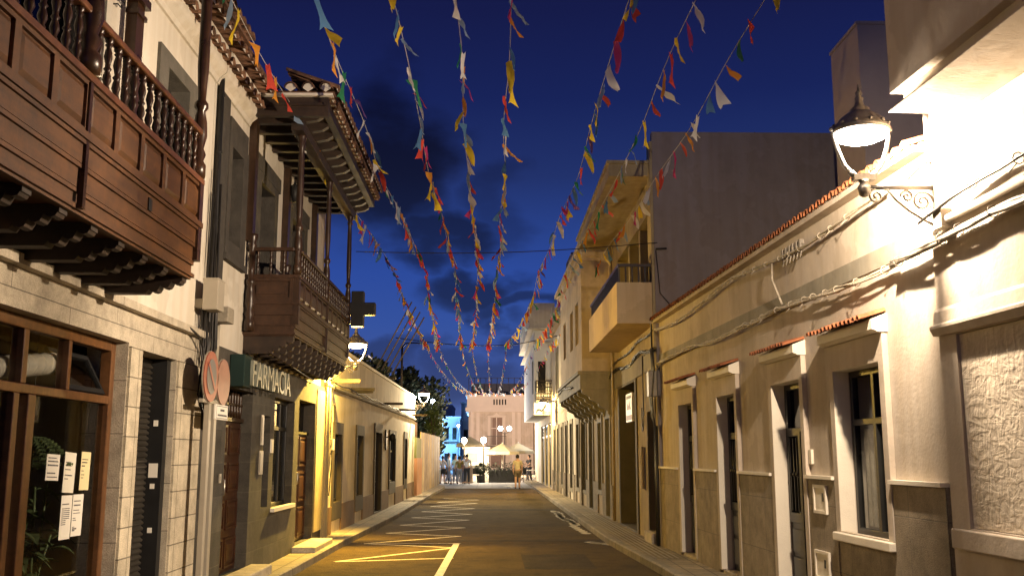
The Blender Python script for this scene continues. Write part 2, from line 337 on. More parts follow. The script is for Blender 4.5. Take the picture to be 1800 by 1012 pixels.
def tile_edge(mb, mo, y0, y1, z, d0, d1, pitch=.2, rise=.25, r=None, t=.014):
    """row of half-round roof tiles running down towards the street; mb gets the clay, mo the mortar under each"""
    n = max(1, round((y1 - y0) / pitch)); p = (y1 - y0) / n; r = r or p * .36
    for i in range(n):
        c = y0 + (i + .5) * p; zj = random.uniform(-.006, .006)
        A = [PI * k / 8 for k in range(9)]
        def ring(d, zz, rr): return [(d, c + rr * math.cos(a), zz + rr * math.sin(a)) for a in A]
        o0 = ring(d0, z + rise + zj, r * .85); i0 = ring(d0, z + rise + zj, (r - t) * .85); o1 = ring(d1, z + zj, r); i1 = ring(d1, z + zj, r - t)
        vs = o0 + o1 + i0 + i1; fs = []
        for k in range(8): fs += [(k, k + 1, 9 + k + 1, 9 + k), (18 + k, 18 + k + 1, 27 + k + 1, 27 + k), (9 + k, 10 + k, 28 + k, 27 + k)]
        mb.add(vs, fs, True)
        if mo is not None:
            e = d1 - .03; m_ = ring(e, z + zj, r - t - .001); mo.add([(e, c, z + zj)] + m_, [(0, k + 1, k + 2) for k in range(8)])
        # channel tile between
        c2 = c + p / 2; B = [PI + PI * k / 6 for k in range(7)]
        def ring2(d, zz, rr): return [(d, c2 + rr * math.cos(a), zz + r * .55 + rr * .6 * math.sin(a)) for a in B]
        if i < n - 1:
            q = ring2(d0, z + rise, r * .9) + ring2(d1 - .02, z, r * .9)
            mb.add(q, [(k, k + 1, 8 + k, 7 + k) for k in range(6)], True)

def baluster_mb(h, r):
    prof = [(1., 0), (1., .04), (.55, .07), (.75, .10), (.5, .14), (1., .24), (.8, .33), (.55, .40), (.9, .44), (.55, .48), (.6, .54), (.95, .66), (.8, .75), (.5, .84), (.85, .88), (.5, .91), (.95, .94), (.95, 1.)]
    return [(a * r, b * h) for a, b in prof]
def post_profile(h, r):
    return [(r * 1.25, 0), (r * 1.25, .12), (r * .8, .16), (r * 1.15, .22), (r * .75, .27), (r * 1.2, .38), (r * 1.1, .50), (r * .7, .60), (r * 1.15, .63), (r * 1.15, .67), (r * .7, .70), (r * .75, .80), (r * .95, 1.0), (r * .85, h - .35), (r * .7, h - .2), (r * 1.1, h - .16), (r * .8, h - .12), (r * 1.3, h - .04), (r * 1.3, h)]
# ------------------------------------------------------------------ ground
LK = [(-3.2, -12), (-3.0, 4), (-2.82, 14.4), (-2.78, 19), (-2.55, 27), (-2.43, 43), (-2.36, 50), (-2.5, 52.2), (-3.0, 53.2)]
RK = [(2.75, -12), (2.62, 6), (2.43, 14.4), (2.22, 19.4), (2.18, 28.4), (2.06, 53), (1.95, 60), (1.9, 78)]
m = MB(); m.add([(-300, -300, 0), (300, -300, 0), (300, 900, 0), (-300, 900, 0)], [(0, 1, 2, 3)])
tag(m.build('road', asphalt, None, (0, 0, 0)), kind='structure')
m = MB(); m.add([(-30, 50.6, .004), (3.4, 50.6, .004), (30, 60, .004), (30, 150, .004), (-30, 150, .004)], [(0, 1, 2, 3, 4)])
tag(m.build('plaza_paving', plazafloor, None, (0, 0, 0)), kind='structure')
def sidewalk(name, K, xo, s):
    m = MB(); k = MB()
    kw = .13
    top = []; 
    for i in range(len(K) - 1):
        (x0, y0), (x1, y1) = K[i], K[i + 1]
        m.add([(x0 - s * kw, y0, .116), (x1 - s * kw, y1, .116), (xo, y1, .116), (xo, y0, .116)], [(0, 1, 2, 3)])
        k.add([(x0, y0, -.02), (x1, y1, -.02), (x1, y1, .105), (x0, y0, .105), (x1 - s * .02, y1, .122), (x0 - s * .02, y0, .122), (x1 - s * kw, y1, .122), (x0 - s * kw, y0, .122), (x1 - s * kw, y1, .10), (x0 - s * kw, y0, .10)],
              [(0, 1, 2, 3), (3, 2, 4, 5), (5, 4, 6, 7), (7, 6, 8, 9)])
    tag(m.build(name, paving, None, (0, 0, 0)), kind='structure'); tag(k.build('kerb', kerbm, None, (0, 0, 0)), kind='structure')
sidewalk('sidewalk', LK, -9, 1); sidewalk('sidewalk', RK, 9, -1)
# grooved drain strip in the right pavement
m = MB()
for j in range(5):
    x = 2.40 + j * .085
    m.add([(x + .12, 15.5, .124), (x + .155, 15.5, .124), (x + .05, 27, .124), (x + .015, 27, .124)], [(0, 1, 2, 3)])
tag(m.build('ground_drain_strip', mat('worn_metal', (.42, .40, .36), .4, .3, 6, metal=.5), None, (0, 0, 0)), kind='structure')
# road markings
def strip(m, a, b, wd, z=.004, n=1):
    a = Vector(a); b = Vector(b); d = (b - a).normalized(); q = Vector((-d.y, d.x)) * wd / 2
    m.add([(a.x + q.x, a.y + q.y, z), (a.x - q.x, a.y - q.y, z), (b.x - q.x, b.y - q.y, z), (b.x + q.x, b.y + q.y, z)], [(0, 1, 2, 3)])
ZZ = [(-.64, 16.81), (-2.51, 16.27), (-.69, 18.62), (-2.45, 19.51), (-.66, 21.18), (-2.3, 22.04), (-.64, 23.61), (-2.22, 24.47), (-.61, 26.35), (-2.17, 27.32), (-.58, 28.89), (-2.1, 30.17), (-.56, 31.86), (-2.02, 33.15), (-.52, 35.2), (-1.96, 36.1), (-.48, 37.8), (-1.9, 39.2)]
m = MB()
for i in range(len(ZZ) - 1): strip(m, ZZ[i], ZZ[i + 1], .11, .004 + .001 * (i % 2))
strip(m, (-2.45, 19.51), (-.6, 19.5), .07, .006)
tag(m.build('road_zigzag_marking', roadpaint, None, (0, 0, 0)), kind='structure')
m = MB(); strip(m, (-.78, 12.2), (-.68, 19.45), .12, .007)
tag(m.build('road_line', whitepaint, None, (0, 0, 0)), kind='structure')
m = MB()
def blob(cx, cy, rx, ry, n=22, hole=0):
    vs = [(cx + rx * math.cos(2 * PI * i / n) * random.uniform(.72, 1.15), cy + ry * math.sin(2 * PI * i / n) * random.uniform(.8, 1.1), .005) for i in range(n)]
    m.add([(cx, cy, .005)] + vs, [(0, i + 1, (i + 1) % n + 1) for i in range(n)])
for i in range(15):
    t = i / 14; blob(1.86 + .16 * t + .05 * math.sin(9 * t), 30.2 - 5.6 * t, .09 + .07 * random.random(), .42)
for i in range(6): blob(1.95 + .02 * i, 24 - .42 * i, .11, .24)
for i in range(5): blob(1.93 + .09 * i, 19.7 - .13 * i, .12, .17)
tag(m.build('road_paint_patches', whitepaint, None, (0, 0, 0)), kind='structure')
m = MB(); m.add([(1.0, 50.9, .009), (1.12, 50.9, .009), (1.05, 53, .009), (1.45, 53, .009), (.95, 55.2, .009), (.55, 53, .009), (.93, 53, .009)], [(0, 1, 2, 6), (3, 4, 5)])
tag(m.build('road_arrow_marking', whitepaint, None, (0, 0, 0)), kind='structure')

m = MB(); rn = random.Random(77)
def patch(x0, x1, y0, y1, z):
    n = 26; a = [(x0 + (x1 - x0) * i / n, y0 + rn.uniform(-.05, .05), z) for i in range(n + 1)] + [(x1 - (x1 - x0) * i / n, y1 + rn.uniform(-.05, .05), z) for i in range(n + 1)]
    m.add(a, [(i, i + 1, 2 * n - i, 2 * n + 1 - i) for i in range(n)])
patch(-2.7, 2.2, 19.9, 20.35, .0021); patch(-2.45, 2.1, 30.6, 31.6, .0021); patch(.5, 1.6, 15.2, 17.4, .0021); patch(-2.3, 2.0, 45.2, 46.2, .0021)  # ragged-edged sheets of darker asphalt lying just above the road
tag(m.build('road_dark_patch', mat('dark_asphalt', (.050, .036, .016), .95, .25, 2, 1., 120, spec=.08, speck=.35), None, (0, 0, 0)), kind='structure')

# ------------------------------------------------------------------ carved balcony (shared by both)
def balcony(F, parent, d, y0, y1, zb, zp, zr, joints, npan, wp, wr, wt, posts, ptop, bstep, endpan=True, rb=.03, nearend=True):
    """d projection, zb underside, zp top of panelled parapet, zr handrail"""
    B = F.mb(); s = .05
    zm = zb + (zp - zb) * .52        # bottom of the panel row
    # skirt boards, stepping outwards upwards
    h = (zm - zb) / 3
    for i in range(3):
        e = .018 * i
        B.box(d - s - .03 + e, d - .03 + e, y0 + .03 - e, y1 - .03 + e, zb + i * h, zb + (i + 1) * h)
        B.box(d - .03 + e, d - .012 + e, y0 + .03 - e, y1 - .03 + e, zb + (i + 1) * h - .03, zb + (i + 1) * h - .004)
        for yy, q in ((y0, 1), (y1, -1)):
            B.box(0, d - s - .032 + e, yy + q * (.03 - e), yy + q * (.03 - e + s), zb + i * h, zb + (i + 1) * h)
    B.box(d - .07, d + .035, y0 - .02, y1 + .02, zm, zm + .045)
    B.box(0, d - .072, y0 - .02, y0 + .06, zm, zm + .045)
    B.box(d - .05, d - .012, y0 + .01, y1 - .01, zm + .045, zp - .035)      # back board of the panels
    B.box(0, d - .052, y0 + .012, y0 + .05, zm + .045, zp - .035); B.box(0, d - .052, y1 - .05, y1 - .012, zm + .045, zp - .035)
    B.box(0, d - .01, y0 + .0, y1, zb + .02, zb + .05)                        # floor boards underside
    bal = B.build('balcony', wp, parent)
    # panels
    cuts = [y0] + joints + [y1]; k = 0
    P = F.mb()
    for a, b in zip(cuts[:-1], cuts[1:]):
        n = max(1, round((b - a) / npan)); w_ = (b - a) / n
        for i in range(n):
            c0 = a + i * w_ + .035; c1 = a + (i + 1) * w_ - .035; z0 = zm + .075; z1 = zp - .065
            P.box(d - .012, d + .012, c0 - .035, c0, zm + .046, zp - .036); P.box(d - .012, d + .012, c1, c1 + .035, zm + .046, zp - .036)
            P.box(d - .012, d + .012, c0, c1, zm + .046, z0); P.box(d - .012, d + .012, c0, c1, z1, zp - .036)
            g = .045   # raised field
            vs = [(d - .012, c0 + .008, z0 + .008), (d - .012, c1 - .008, z0 + .008), (d - .012, c1 - .008, z1 - .008), (d - .012, c0 + .008, z1 - .008),
                  (d + .010, c0 + g, z0 + g), (d + .010, c1 - g, z0 + g), (d + .010, c1 - g, z1 - g), (d + .010, c0 + g, z1 - g)]
            P.add(vs, [(0, 1, 5, 4), (1, 2, 6, 5), (2, 3, 7, 6), (3, 0, 4, 7), (4, 5, 6, 7)])
    # end panel (towards the viewer)
    z0 = zm + .09; z1 = zp - .08; c0 = .10; c1 = d - .1
    for a, b, e, f in ((.02, c0, zm + .046, zp - .036), (c1, d - .055, zm + .046, zp - .036), (c0, c1, zm + .046, z0), (c0, c1, z1, zp - .036)): P.box(a, b, y0 - .012, y0 + .012, e, f)
    P.box(c0 + .05, c1 - .05, y0 - .002, y0 + .012, z0 + .05, z1 - .05)
    P.build('parapet_panels', wp, bal)
    Q = F.mb(); Q.box(d - .065, d + .03, y0 - .02, y1 + .02, zp - .035, zp + .01); Q.box(0, d - .067, y0 - .02, y0 + .06, zp - .035, zp + .01); Q.box(0, d - .067, y1 - .06, y1 + .02, zp - .035, zp + .01)
    Q.build('base_rail', wr, bal)
    Q = F.mb(); Q.box(d - .055, d + .02, y0, y1, zr - .035, zr + .015); Q.box(0, d - .057, y0, y0 + .06, zr - .035, zr + .015); Q.box(0, d - .057, y1 - .06, y1, zr - .035, zr + .015)
    Q.build('handrail', wr, bal, bevel=.012)
    bp = baluster_mb(zr - .035 - zp - .01, rb)
    base = None
    def put(dx, yy):
        nonlocal base
        if base is None:
            q = MB(); q.lathe(bp, 0, 0, 0, 10); base = q.build('baluster', wt, bal); o = base
        else: o = copyobj(base, bal)
        o.location = (F.side * dx, yy - F.yb, zp + .01)
    for a, b in zip(cuts[:-1], cuts[1:]):
        n = round((b - a) / bstep)
        for i in range(1, n): put(d - .02, a + (b - a) * i / n)
    for yy in ([y0 + .03] if nearend else []) + [y1 - .03]:
        n = round(d / (bstep * 1.05))
        for i in range(1, n): put(d * i / n - .02, yy)
    for yy, rr in posts:
        q = F.mb(); q.lathe(post_profile(ptop - zp - .012, rr), d - .02, yy, zp + .012, 14)
        if yy > y1 - .2 or yy < y0 + .2: q.box(d - .02 - rr, d - .02 + rr * .9, yy - rr * .9, yy + rr * .9, zb + .16, zp + .011)
        else: q.box(d - .01, d + .026, yy - .02, yy + .02, zb + .02, zp - .04)
        q.build('turned_post', wt, bal)
    return bal
def corbel(F, parent, d, yy, z, hgt, wd, m, name='corbel_beam', lobes=3):
    pts = [(0, z), (d, z), (d, z - hgt * .3)]
    L_ = .09
    x = d
    for i in range(lobes):
        for k in range(5):
            a = PI * k / 4
            pts.append((x - .01 - L_ * .42 * (1 - math.cos(a)), z - hgt * (.32 + .22 * i) - .022 * math.sin(a) * 1.2))
        x -= L_
    pts += [(x - .02, z - hgt), (0, z - hgt)]
    q = F.mb(); q.prism(pts, 'y', yy - wd / 2, yy + wd / 2); return q.build(name, m, parent)
def window_fill(F, parent, d, y0, y1, z0, z1, mfr, name='window', bars=(1, 1), fw=.06, glassm=None, door=False, panelm=None, transom=None, curtain_y=None):
    q = F.mb(); q.wall(d - .03, d + .03, y0, y1, z0, z1, [(y0 + fw + i * (y1 - y0 - fw) / bars[0], y0 + (i + 1) * (y1 - y0 - fw) / bars[0], z0 + fw, z1 - fw) for i in range(bars[0])] if transom is None else
        [(y0 + fw + i * (y1 - y0 - fw) / bars[0], y0 + (i + 1) * (y1 - y0 - fw) / bars[0], a, b) for i in range(bars[0]) for a, b in ((z0 + fw, transom - fw / 2), (transom + fw / 2, z1 - fw))])
    o = q.build(name, mfr, parent, bevel=.006)
    g = F.mb(); g.box(d - .006, d + .002, y0 + fw * .5, y1 - fw * .5, z0 + fw * .5, z1 - fw * .5); g.build('pane', glassm or dimglass, o)
    k = F.mb(); k.box(d - .5, d - .45, y0 - .3, y1 + .3, z0 - .3, z1 + .3); k.build('dark_interior', blackp, o)
    if curtain_y:
        for a, b, e, f in curtain_y:
            c = F.mb(); n = 10; vs = []
            for i in range(n + 1):
                yy = a + (b - a) * i / n; vs += [(d - .05 + .008 * math.sin(i * 2.2), yy, e), (d - .05 + .008 * math.sin(i * 2.2), yy, f)]
            c.add(vs, [(2 * i, 2 * i + 2, 2 * i + 3, 2 * i + 1) for i in range(n)]); c.build('curtain', curtain, o)
    return o

# ------------------------------------------------------------------ LEFT 1: house with the big carved balcony over a stone shopfront
F = FL
H1 = F.root('balcony_house', 'white two-storey house with big carved brown balcony above a stone shopfront', 'house', 0)
m = F.mb(); m.wall(-.35, 0, -3, 11.12, 2.98, 6.5, [(9.42, 10.12, 4.4, 5.55), (6.25, 7.62, 3.25, 5.6), (2.5, 3.9, 3.25, 5.6)]); m.build('upper_wall', white, H1)
m = F.mb(); m.wall(-.34, .03, -3, 11.06, .0, 2.97, [(2., 8.83, .12, 2.69), (9.14, 10.2, .10, 2.66), (-2.5, 1.7, .12, 2.6)]); m.build('stone_front', stone, H1)
m = F.mb(); m.box(-.0, .055, 8.84, 9.13, .10, 2.66); m.build('stone_pillar', pillarstone, H1)
m = F.mb(); m.box(-.0, .055, 10.21, 11.05, .10, 2.66); m.build('stone_pillar', pillarstone, H1)
m = F.mb(); m.box(0, .11, -3, 11.08, 2.972, 3.045); m.build('stone_ledge', stone, H1)
m = F.mb(); m.box(-8, -.36, -3, 11.1, 6.3, 6.45); m.box(-8, -7.8, -3, 19, 0, 6.3); m.box(-7.79, -.36, -3, 11.1, 2.75, 2.95); m.box(-7.7, -.36, -3.2, -3.02, 0, 6.2); m.build('rear_walls', mat('interior_brown', (.035, .024, .016), .9), H1)
# shop window: timber frame with transom lights
m = F.mb(); D = -.13
for y0, y1, z0, z1 in ((8.74, 8.83, .12, 2.69), (2, 8.74, 2.60, 2.69), (2, 8.74, 2.135, 2.205), (7.86, 7.92, 2.205, 2.6), (7.10, 7.18, 2.205, 2.6), (7.24, 7.36, .12, 2.135), (7.02, 7.10, .12, 2.135), (6.2, 6.28, .12, 2.135), (7.36, 8.74, .12, .35), (2, 7.02, .12, .3), (6.1, 6.16, 2.205, 2.6), (4.8, 4.9, .3, 2.6), (3.4, 3.5, .3, 2.6)):
    m.box(D - .05, D + .05, y0, y1, z0, z1)
WF = m.build('shop_window', framewood, H1, bevel=.008)
for y0, y1, z0, z1 in ((7.36, 8.74, .35, 2.135), (7.18, 7.86, 2.205, 2.6), (6.28, 7.02, .3, 2.135), (6.16, 7.10, 2.205, 2.6), (2, 6.2, .3, 2.6)):
    g = F.mb(); g.box(D - .004, D + .004, y0, y1, z0, z1); g.build('pane', glass, WF)
# tilted opening light
m = F.mb(); M_ = Matrix.Translation(Vector((D, 0, 2.215))) @ Matrix.Rotation(R(-28), 4, 'Y')
for y0, y1, z0, z1 in ((7.93, 7.97, 0, .38), (8.69, 8.73, 0, .38), (7.97, 8.69, 0, .045), (7.97, 8.69, .335, .38)): m.box(-.02, .02, y0, y1, z0, z1, M_)
hp = m.build('tilted_window', black, H1); g = F.mb(); g.box(-.004, .004, 7.96, 8.7, .03, .36, M_); g.build('pane', glass, hp)
# roller shutter door
m = F.mb(); n = 46
pts = []
for i in range(n):
    z = .12 + i * (2.54 / n); pts += [(-.20, z), (-.176, z + .012), (-.17, z + .028), (-.19, z + .045)]
m.prism([(-.24, .12)] + [(a, b) for a, b in pts] + [(-.24, 2.66)], 'y', 9.15, 10.08); m.build('roller_shutter', mat('shutter_metal', (.085, .075, .06), .4, .25, 4, metal=.5), H1)
m = F.mb(); m.box(-.22, -.03, 10.085, 10.195, .12, 2.655); sg = m.build('shutter_guide', black, H1)
for z, hh, ww in ((1.98, .06, .045), (1.47, .14, .09), (1.36, .05, .045), (.93, .05, .045)):
    q = F.mb(); q.box(-.11 - ww / 2 - .0, -.11 + ww / 2, 10.079, 10.084, z, z + hh); q.build('sticker', paper, sg)
# upper windows
m = F.mb(); m.wall(-.25, .035, 9.16, 10.36, 4.2, 5.70, [(9.425, 10.115, 4.405, 5.545)]); m.build('window_surround', mat('grey_stone_surround', (.115, .105, .085), .85, .15, 5, .5, 60), H1)
window_fill(F, H1, -.2, 9.42, 10.12, 4.4, 5.55, darkdoor, bars=(2, 1), glassm=dimglass)
m = F.mb(); m.wall(-.25, .035, 6.05, 7.82, 3.2, 5.8, [(6.255, 7.615, 3.255, 5.595)]); m.build('window_surround', MATS['grey_stone_surround'], H1)
window_fill(F, H1, -.2, 6.25, 7.62, 3.25, 5.6, darkdoor, name='balcony_door', bars=(2, 1), transom=4.9)
window_fill(F, H1, -.2, 2.5, 3.9, 3.25, 5.6, darkdoor, name='balcony_door', bars=(2, 1), transom=4.9)
# wall cove, mortar and eave tiles
m = F.mb(); m.prism([(0, 6.05), (.03, 6.05), (.05, 6.10), (.12, 6.16), (.14, 6.20), (.14, 6.42), (0, 6.42)], 'y', -3, 11.1); m.build('cornice', white, H1)
t = F.mb(); o = F.mb()
tile_edge(t, o, -3, 11.12, 6.245, .10, .24, .21, .01); tile_edge(t, o, -3, 11.12, 6.40, .12, .38, .21, .02)
tile_edge(t, None, -3, 11.12, 6.56, -1.2, .46, .21, .2)
o.box(.0, .20, -3, 11.1, 6.32, 6.40); o.box(0, .33, -3, 11.1, 6.485, 6.54)
t.build('roof_tiles', oldtile, H1); o.build('eave_mortar', white, H1)
m = F.mb(); m.prism([(-6, 7.3), (.40, 6.50), (.40, 6.545), (-6, 7.4)], 'y', -3, 11.12); m.build('roof', oldtile, H1)
# balcony
bal = balcony(F, H1, .80, 1.2, 8.15, 3.14, 4.0, 4.42, [3.5, 5.80], .455, woodA, woodArail, woodAz, [(8.12, .052), (5.80, .07), (3.5, .07)], 6.05, .155)
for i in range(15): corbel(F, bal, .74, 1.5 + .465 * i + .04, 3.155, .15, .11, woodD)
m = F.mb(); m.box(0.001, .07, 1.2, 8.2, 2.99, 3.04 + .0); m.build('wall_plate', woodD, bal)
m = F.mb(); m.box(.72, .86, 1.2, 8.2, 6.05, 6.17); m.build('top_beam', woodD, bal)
m = F.mb(); m.box(0.001, .10, 8.32, 8.50, 3.1, 6.0); m.box(0.001, .14, 8.28, 8.54, 5.72, 5.80); m.box(0.001, .12, 8.30, 8.52, 5.6, 5.64); m.build('wall_pilaster', woodAz, bal)
m = F.mb(); m.box(.798, .815, 6.92, 6.99, 3.44, 3.53); m.build('drain_hole', black, bal)
# small hooks on the wall
for z in (5.55, 5.62):
    q = F.mb(); q.tube([(0, 7.98 + (z - 5.5), z), (.04, 7.98 + (z - 5.5), z), (.04, 8.06 + (z - 5.5), z), (.04, 8.06 + (z - 5.5), z + .03)], .006, 6); q.build('wall_hook', black, H1)
# things in and on the shop window
def notice(y0, y1, z0, z1, m_, label, rows, tilt=0):
    M2 = Matrix.Translation(Vector((D + .009, (y0 + y1) / 2, (z0 + z1) / 2))) @ Matrix.Rotation(R(tilt), 4, 'X')
    q = F.mb(y0); a = (y1 - y0) / 2; b = (z1 - z0) / 2; q.box(0, .0015, -a, a, -b, b, M2)
    o = F.solo(q, 'notice', m_, label, 'notice', 'notices taped to the shop window')
    k = F.mb(y0); 
    for (f, wl, th) in rows:
        zz = b - f * 2 * b; x = -a * .78; 
        while x < -a * .78 + wl * 1.56 * a:
            l_ = random.uniform(.10, .25) * a
            k.box(.0015, .0028, x, min(x + l_, -a * .78 + wl * 1.56 * a), zz - th / 2, zz + th / 2, M2); x += l_ + .05 * a
    k.build('printed_lines', ink, o)
notice(7.70, 7.93, 1.50, 1.70, paper, 'small white notice, leftmost of the papers taped to the shop window', [(.14, .8, .008), (.27, 1, .01), (.42, 1, .012), (.72, .8, .01), (.87, 1, .008)], -2)
notice(8.02, 8.235, 1.395, 1.715, mat('paper_cream', (.80, .76, .62), .7, .02), 'tall cream notice, middle of the top three papers on the shop window', [(.25, .6, .007), (.33, .7, .008), (.43, .6, .007), (.57, .8, .009), (.66, .4, .007)], -3)
notice(8.34, 8.53, 1.405, 1.72, ypaper, 'yellowish notice, nearest the stone pillar in the top row on the shop window', [(.2, .8, .007), (.28, .7, .009), (.37, .4, .01), (.5, .3, .006), (.6, .4, .006), (.68, .3, .006)], -2)
notice(8.015, 8.22, 1.03, 1.375, paper, 'white notice with dense print, left of the two lower papers on the shop window', [(.2, .8, .008)] + [(.3 + .045 * i, .9 if i < 6 else .5, .006) for i in range(9)], -1)
notice(8.235, 8.44, 1.04, 1.375, paper, 'white notice with a grey crest near its foot, right of the two lower papers', [(.16, .8, .008), (.26, .8, .01), (.38, .7, .006), (.45, .8, .006), (.57, .3, .006), (.62, .4, .006), (.82, .5, .012), (.86, .3, .01), (.78, .25, .006)], -1)
# white duct behind the glass
q = F.mb(7.2); pts = [(-.28, 6.9, 2.29), (-.27, 7.5, 2.36), (-.26, 7.96, 2.42)]; q.tube(pts, .085, 18)
for i in range(9): f = i / 8; q.tube([tuple(Vector(pts[0]).lerp(Vector(pts[2]), f) + Vector((0, -.006, 0))), tuple(Vector(pts[0]).lerp(Vector(pts[2]), f) + Vector((0, .006, 0)))], .09, 18)
F.solo(q, 'duct', mat('white_duct', (.78, .72, .62), .5), 'white ribbed air duct hanging behind the shop window', 'duct')
q = F.mb(7.1); vs = []
for i in range(15):
    z = .3 + i * .13; vs += [(-.22 + .01 * math.sin(i), 7.10 + .02 * math.sin(i * 1.7), z), (-.22, 7.22 + .02 * math.sin(i * 1.3 + 1), z)]
q.add(vs, [(2 * i, 2 * i + 1, 2 * i + 3, 2 * i + 2) for i in range(14)])
F.solo(q, 'curtain', mat('white_cloth', (.7, .66, .55), .8), 'white curtain gathered beside the wooden post of the shop window', 'curtain')
def leaf(q, base, dirv, ln, wd, droop=.4, tw=0):
    d = Vector(dirv).normalized(); sdir = d.cross(Vector((0, 0, 1)))
    if sdir.length < .05: sdir = Vector((1, 0, 0))
    sdir.normalize(); b = Vector(base); vs = []
    for i, (t, wv) in enumerate([(0, .08), (.25, .75), (.5, 1), (.75, .7), (1, .03)]):
        p = b + d * ln * t - Vector((0, 0, droop * ln * t * t)); vs += [tuple(p - sdir * wd * wv / 2 + Vector((0, 0, .02 * wv))), tuple(p), tuple(p + sdir * wd * wv / 2 + Vector((0, 0, .02 * wv)))]
    q.add(vs, [f for i in range(4) for f in ((3 * i, 3 * i + 1, 3 * i + 4, 3 * i + 3), (3 * i + 1, 3 * i + 2, 3 * i + 5, 3 * i + 4))])
leafm = mat('plant_leaf', (.10, .14, .06), .45, .35, 12)
def potted(x, y, h, label, seed, n=34, ll=.24, lw=.10):
    rnd = random.Random(seed); t_ = thing('potted_plant', label, 'plant', (x, y, .05), 0, 'potted plants inside the shop window')
    q = MB(); q.lathe([(.10, 0), (.13, .22), (.15, .23), (.15, .26), (.12, .26)], 0, 0, 0, 16); q.build('pot', terra, t_)
    q = MB()
    stems = []
    for i in range(6):
        a = rnd.uniform(0, 6.28); e = (math.cos(a) * .10, math.sin(a) * .22, h * rnd.uniform(.6, 1)); stems.append(e); q.tube([(0, 0, .24), (e[0] * .4, e[1] * .4, h * .45), e], .01, 6)
    q.build('stem', leafm, t_)
    q = MB()
    for i in range(n):
        e = rnd.choice(stems); f = rnd.uniform(.4, 1); a = rnd.uniform(0, 6.28)
        leaf(q, (e[0] * f, e[1] * f, .24 + (e[2] - .24) * f), (math.cos(a), math.sin(a), rnd.uniform(-.1, .9)), ll * rnd.uniform(.7, 1.2), lw * rnd.uniform(.7, 1.2), rnd.uniform(.3, .9))
    q.build('foliage', leafm, t_)
potted(-3.80, 8.0, 1.9, 'tall broad-leaved plant behind the glass below the taped notices', 1, 60)
potted(-3.82, 8.5, 1.55, 'potted plant just inside the shop window beside the stone pillar', 2, 60)
potted(-3.82, 7.4, 1.7, 'potted plant behind the glass at the far left edge of the photo', 3, 60)
fern = thing('hanging_fern', 'feathery fern hanging behind the shop window at eye height', 'plant', (-3.75, 8.12, 1.72))
q = MB(); q.lathe([(.04, 0), (.09, .06), (.1, .10), (.08, .1)], 0, 0, 0, 12); q.tube([(0, 0, .1), (0, 0, .95)], .004, 5); q.build('pot', black, fern)
q = MB(); rn = random.Random(5)
for i in range(26):
    a = rn.uniform(0, 6.28); ln = rn.uniform(.22, .36); prev = Vector((0, 0, .1))
    for k in range(12):
        t_ = (k + 1) / 12; p = Vector((math.cos(a) * ln * t_, math.sin(a) * ln * t_, .1 + .12 * t_ - .32 * t_ * t_))
        for sg_ in (-1, 1):
            dv = Vector((-math.sin(a) * sg_, math.cos(a) * sg_, -.2)); leaf(q, p, dv, .05 * (1 - .6 * t_) + .012, .014, .3)
        q.tube([tuple(prev), tuple(p)], .002, 4, False); prev = p
q.build('fronds', leafm, fern)

# ------------------------------------------------------------------ LEFT 2: pharmacy house
H2 = F.root('pharmacy_house', 'two-storey house with dark stone ground floor, dark roofed balcony and tall panelled door', 'house', 11.14)
m = F.mb(); m.wall(-.35, 0, 11.14, 18.9, 2.985, 6.46, [(11.86, 12.4, 4.3, 5.5), (13.42, 14.3, 3.3, 5.5), (15.6, 16.6, 3.3, 5.5)]); m.build('upper_wall', white, H2)
m = F.mb(); m.wall(-.34, .03, 11.08, 19.22, .0, 2.98, [(12.2, 13.5, .22, 2.53), (14.22, 14.62, .95, 2.25), (14.88, 16.38, .91, 2.55), (16.76, 18.32, .2, 2.62)]); m.build('stone_front', darkstone, H2)
m = F.mb(); m.box(.031, .05, 18.4, 19.2, .3, 2.9); m.build('pale_pilaster', ochre, H2)
m = F.mb(); m.box(-7.5, -.36, 18.7, 18.88, 0, 6.9); m.box(-7.5, -.36, 11.14, 18.68, 2.6, 2.9); m.box(-7.5, -.36, 11.12, 11.24, 0, 2.58); m.box(-1.3, -1.2, 11.3, 18.6, 0.1, 2.58); m.build('side_wall', white, H2)
m = F.mb(); m.wall(0, .03, 11.22, 11.72, 2.99, 6.32, []); m.build('corner_pilaster', surround, H2)
m = F.mb(); m.wall(-.25, .045, 11.721, 12.66, 4.12, 5.62, [(11.865, 12.395, 4.305, 5.495)]); m.box(0, .04, 11.75, 12.62, 5.622, 5.86); m.box(0, .07, 11.70, 12.7, 4.04, 4.118); m.build('window_surround', surround, H2)
window_fill(F, H2, -.18, 11.86, 12.4, 4.3, 5.5, darkdoor)
for a, b, c, d_ in ((13.05, 14.62, 13.42, 14.3), (15.2, 17.0, 15.6, 16.6)):
    m = F.mb(); m.wall(-.25, .045, a + .12, b - .12, 3.25, 5.62, [(c + .005, d_ - .005, 3.305, 5.495)]); m.box(0, .05, a, b, 5.45 + .172, 5.84); m.build('window_surround', surround, H2)
    window_fill(F, H2, -.2, c, d_, 3.3, 5.5, darkdoor, name='balcony_door', bars=(2, 1), transom=4.9)
m = F.mb(); m.prism([(0, 6.05), (.03, 6.05), (.05, 6.10), (.12, 6.16), (.14, 6.20), (.14, 6.44), (0, 6.44)], 'y', 11.13, 12.7); m.build('cornice', white, H2)
t = F.mb(); o = F.mb(); tile_edge(t, o, 11.13, 12.72, 6.25, .10, .26, .21, .01); tile_edge(t, o, 11.13, 12.5, 6.42, .12, .38, .21, .02); o.box(.0, .20, 11.13, 12.5, 6.33, 6.42)
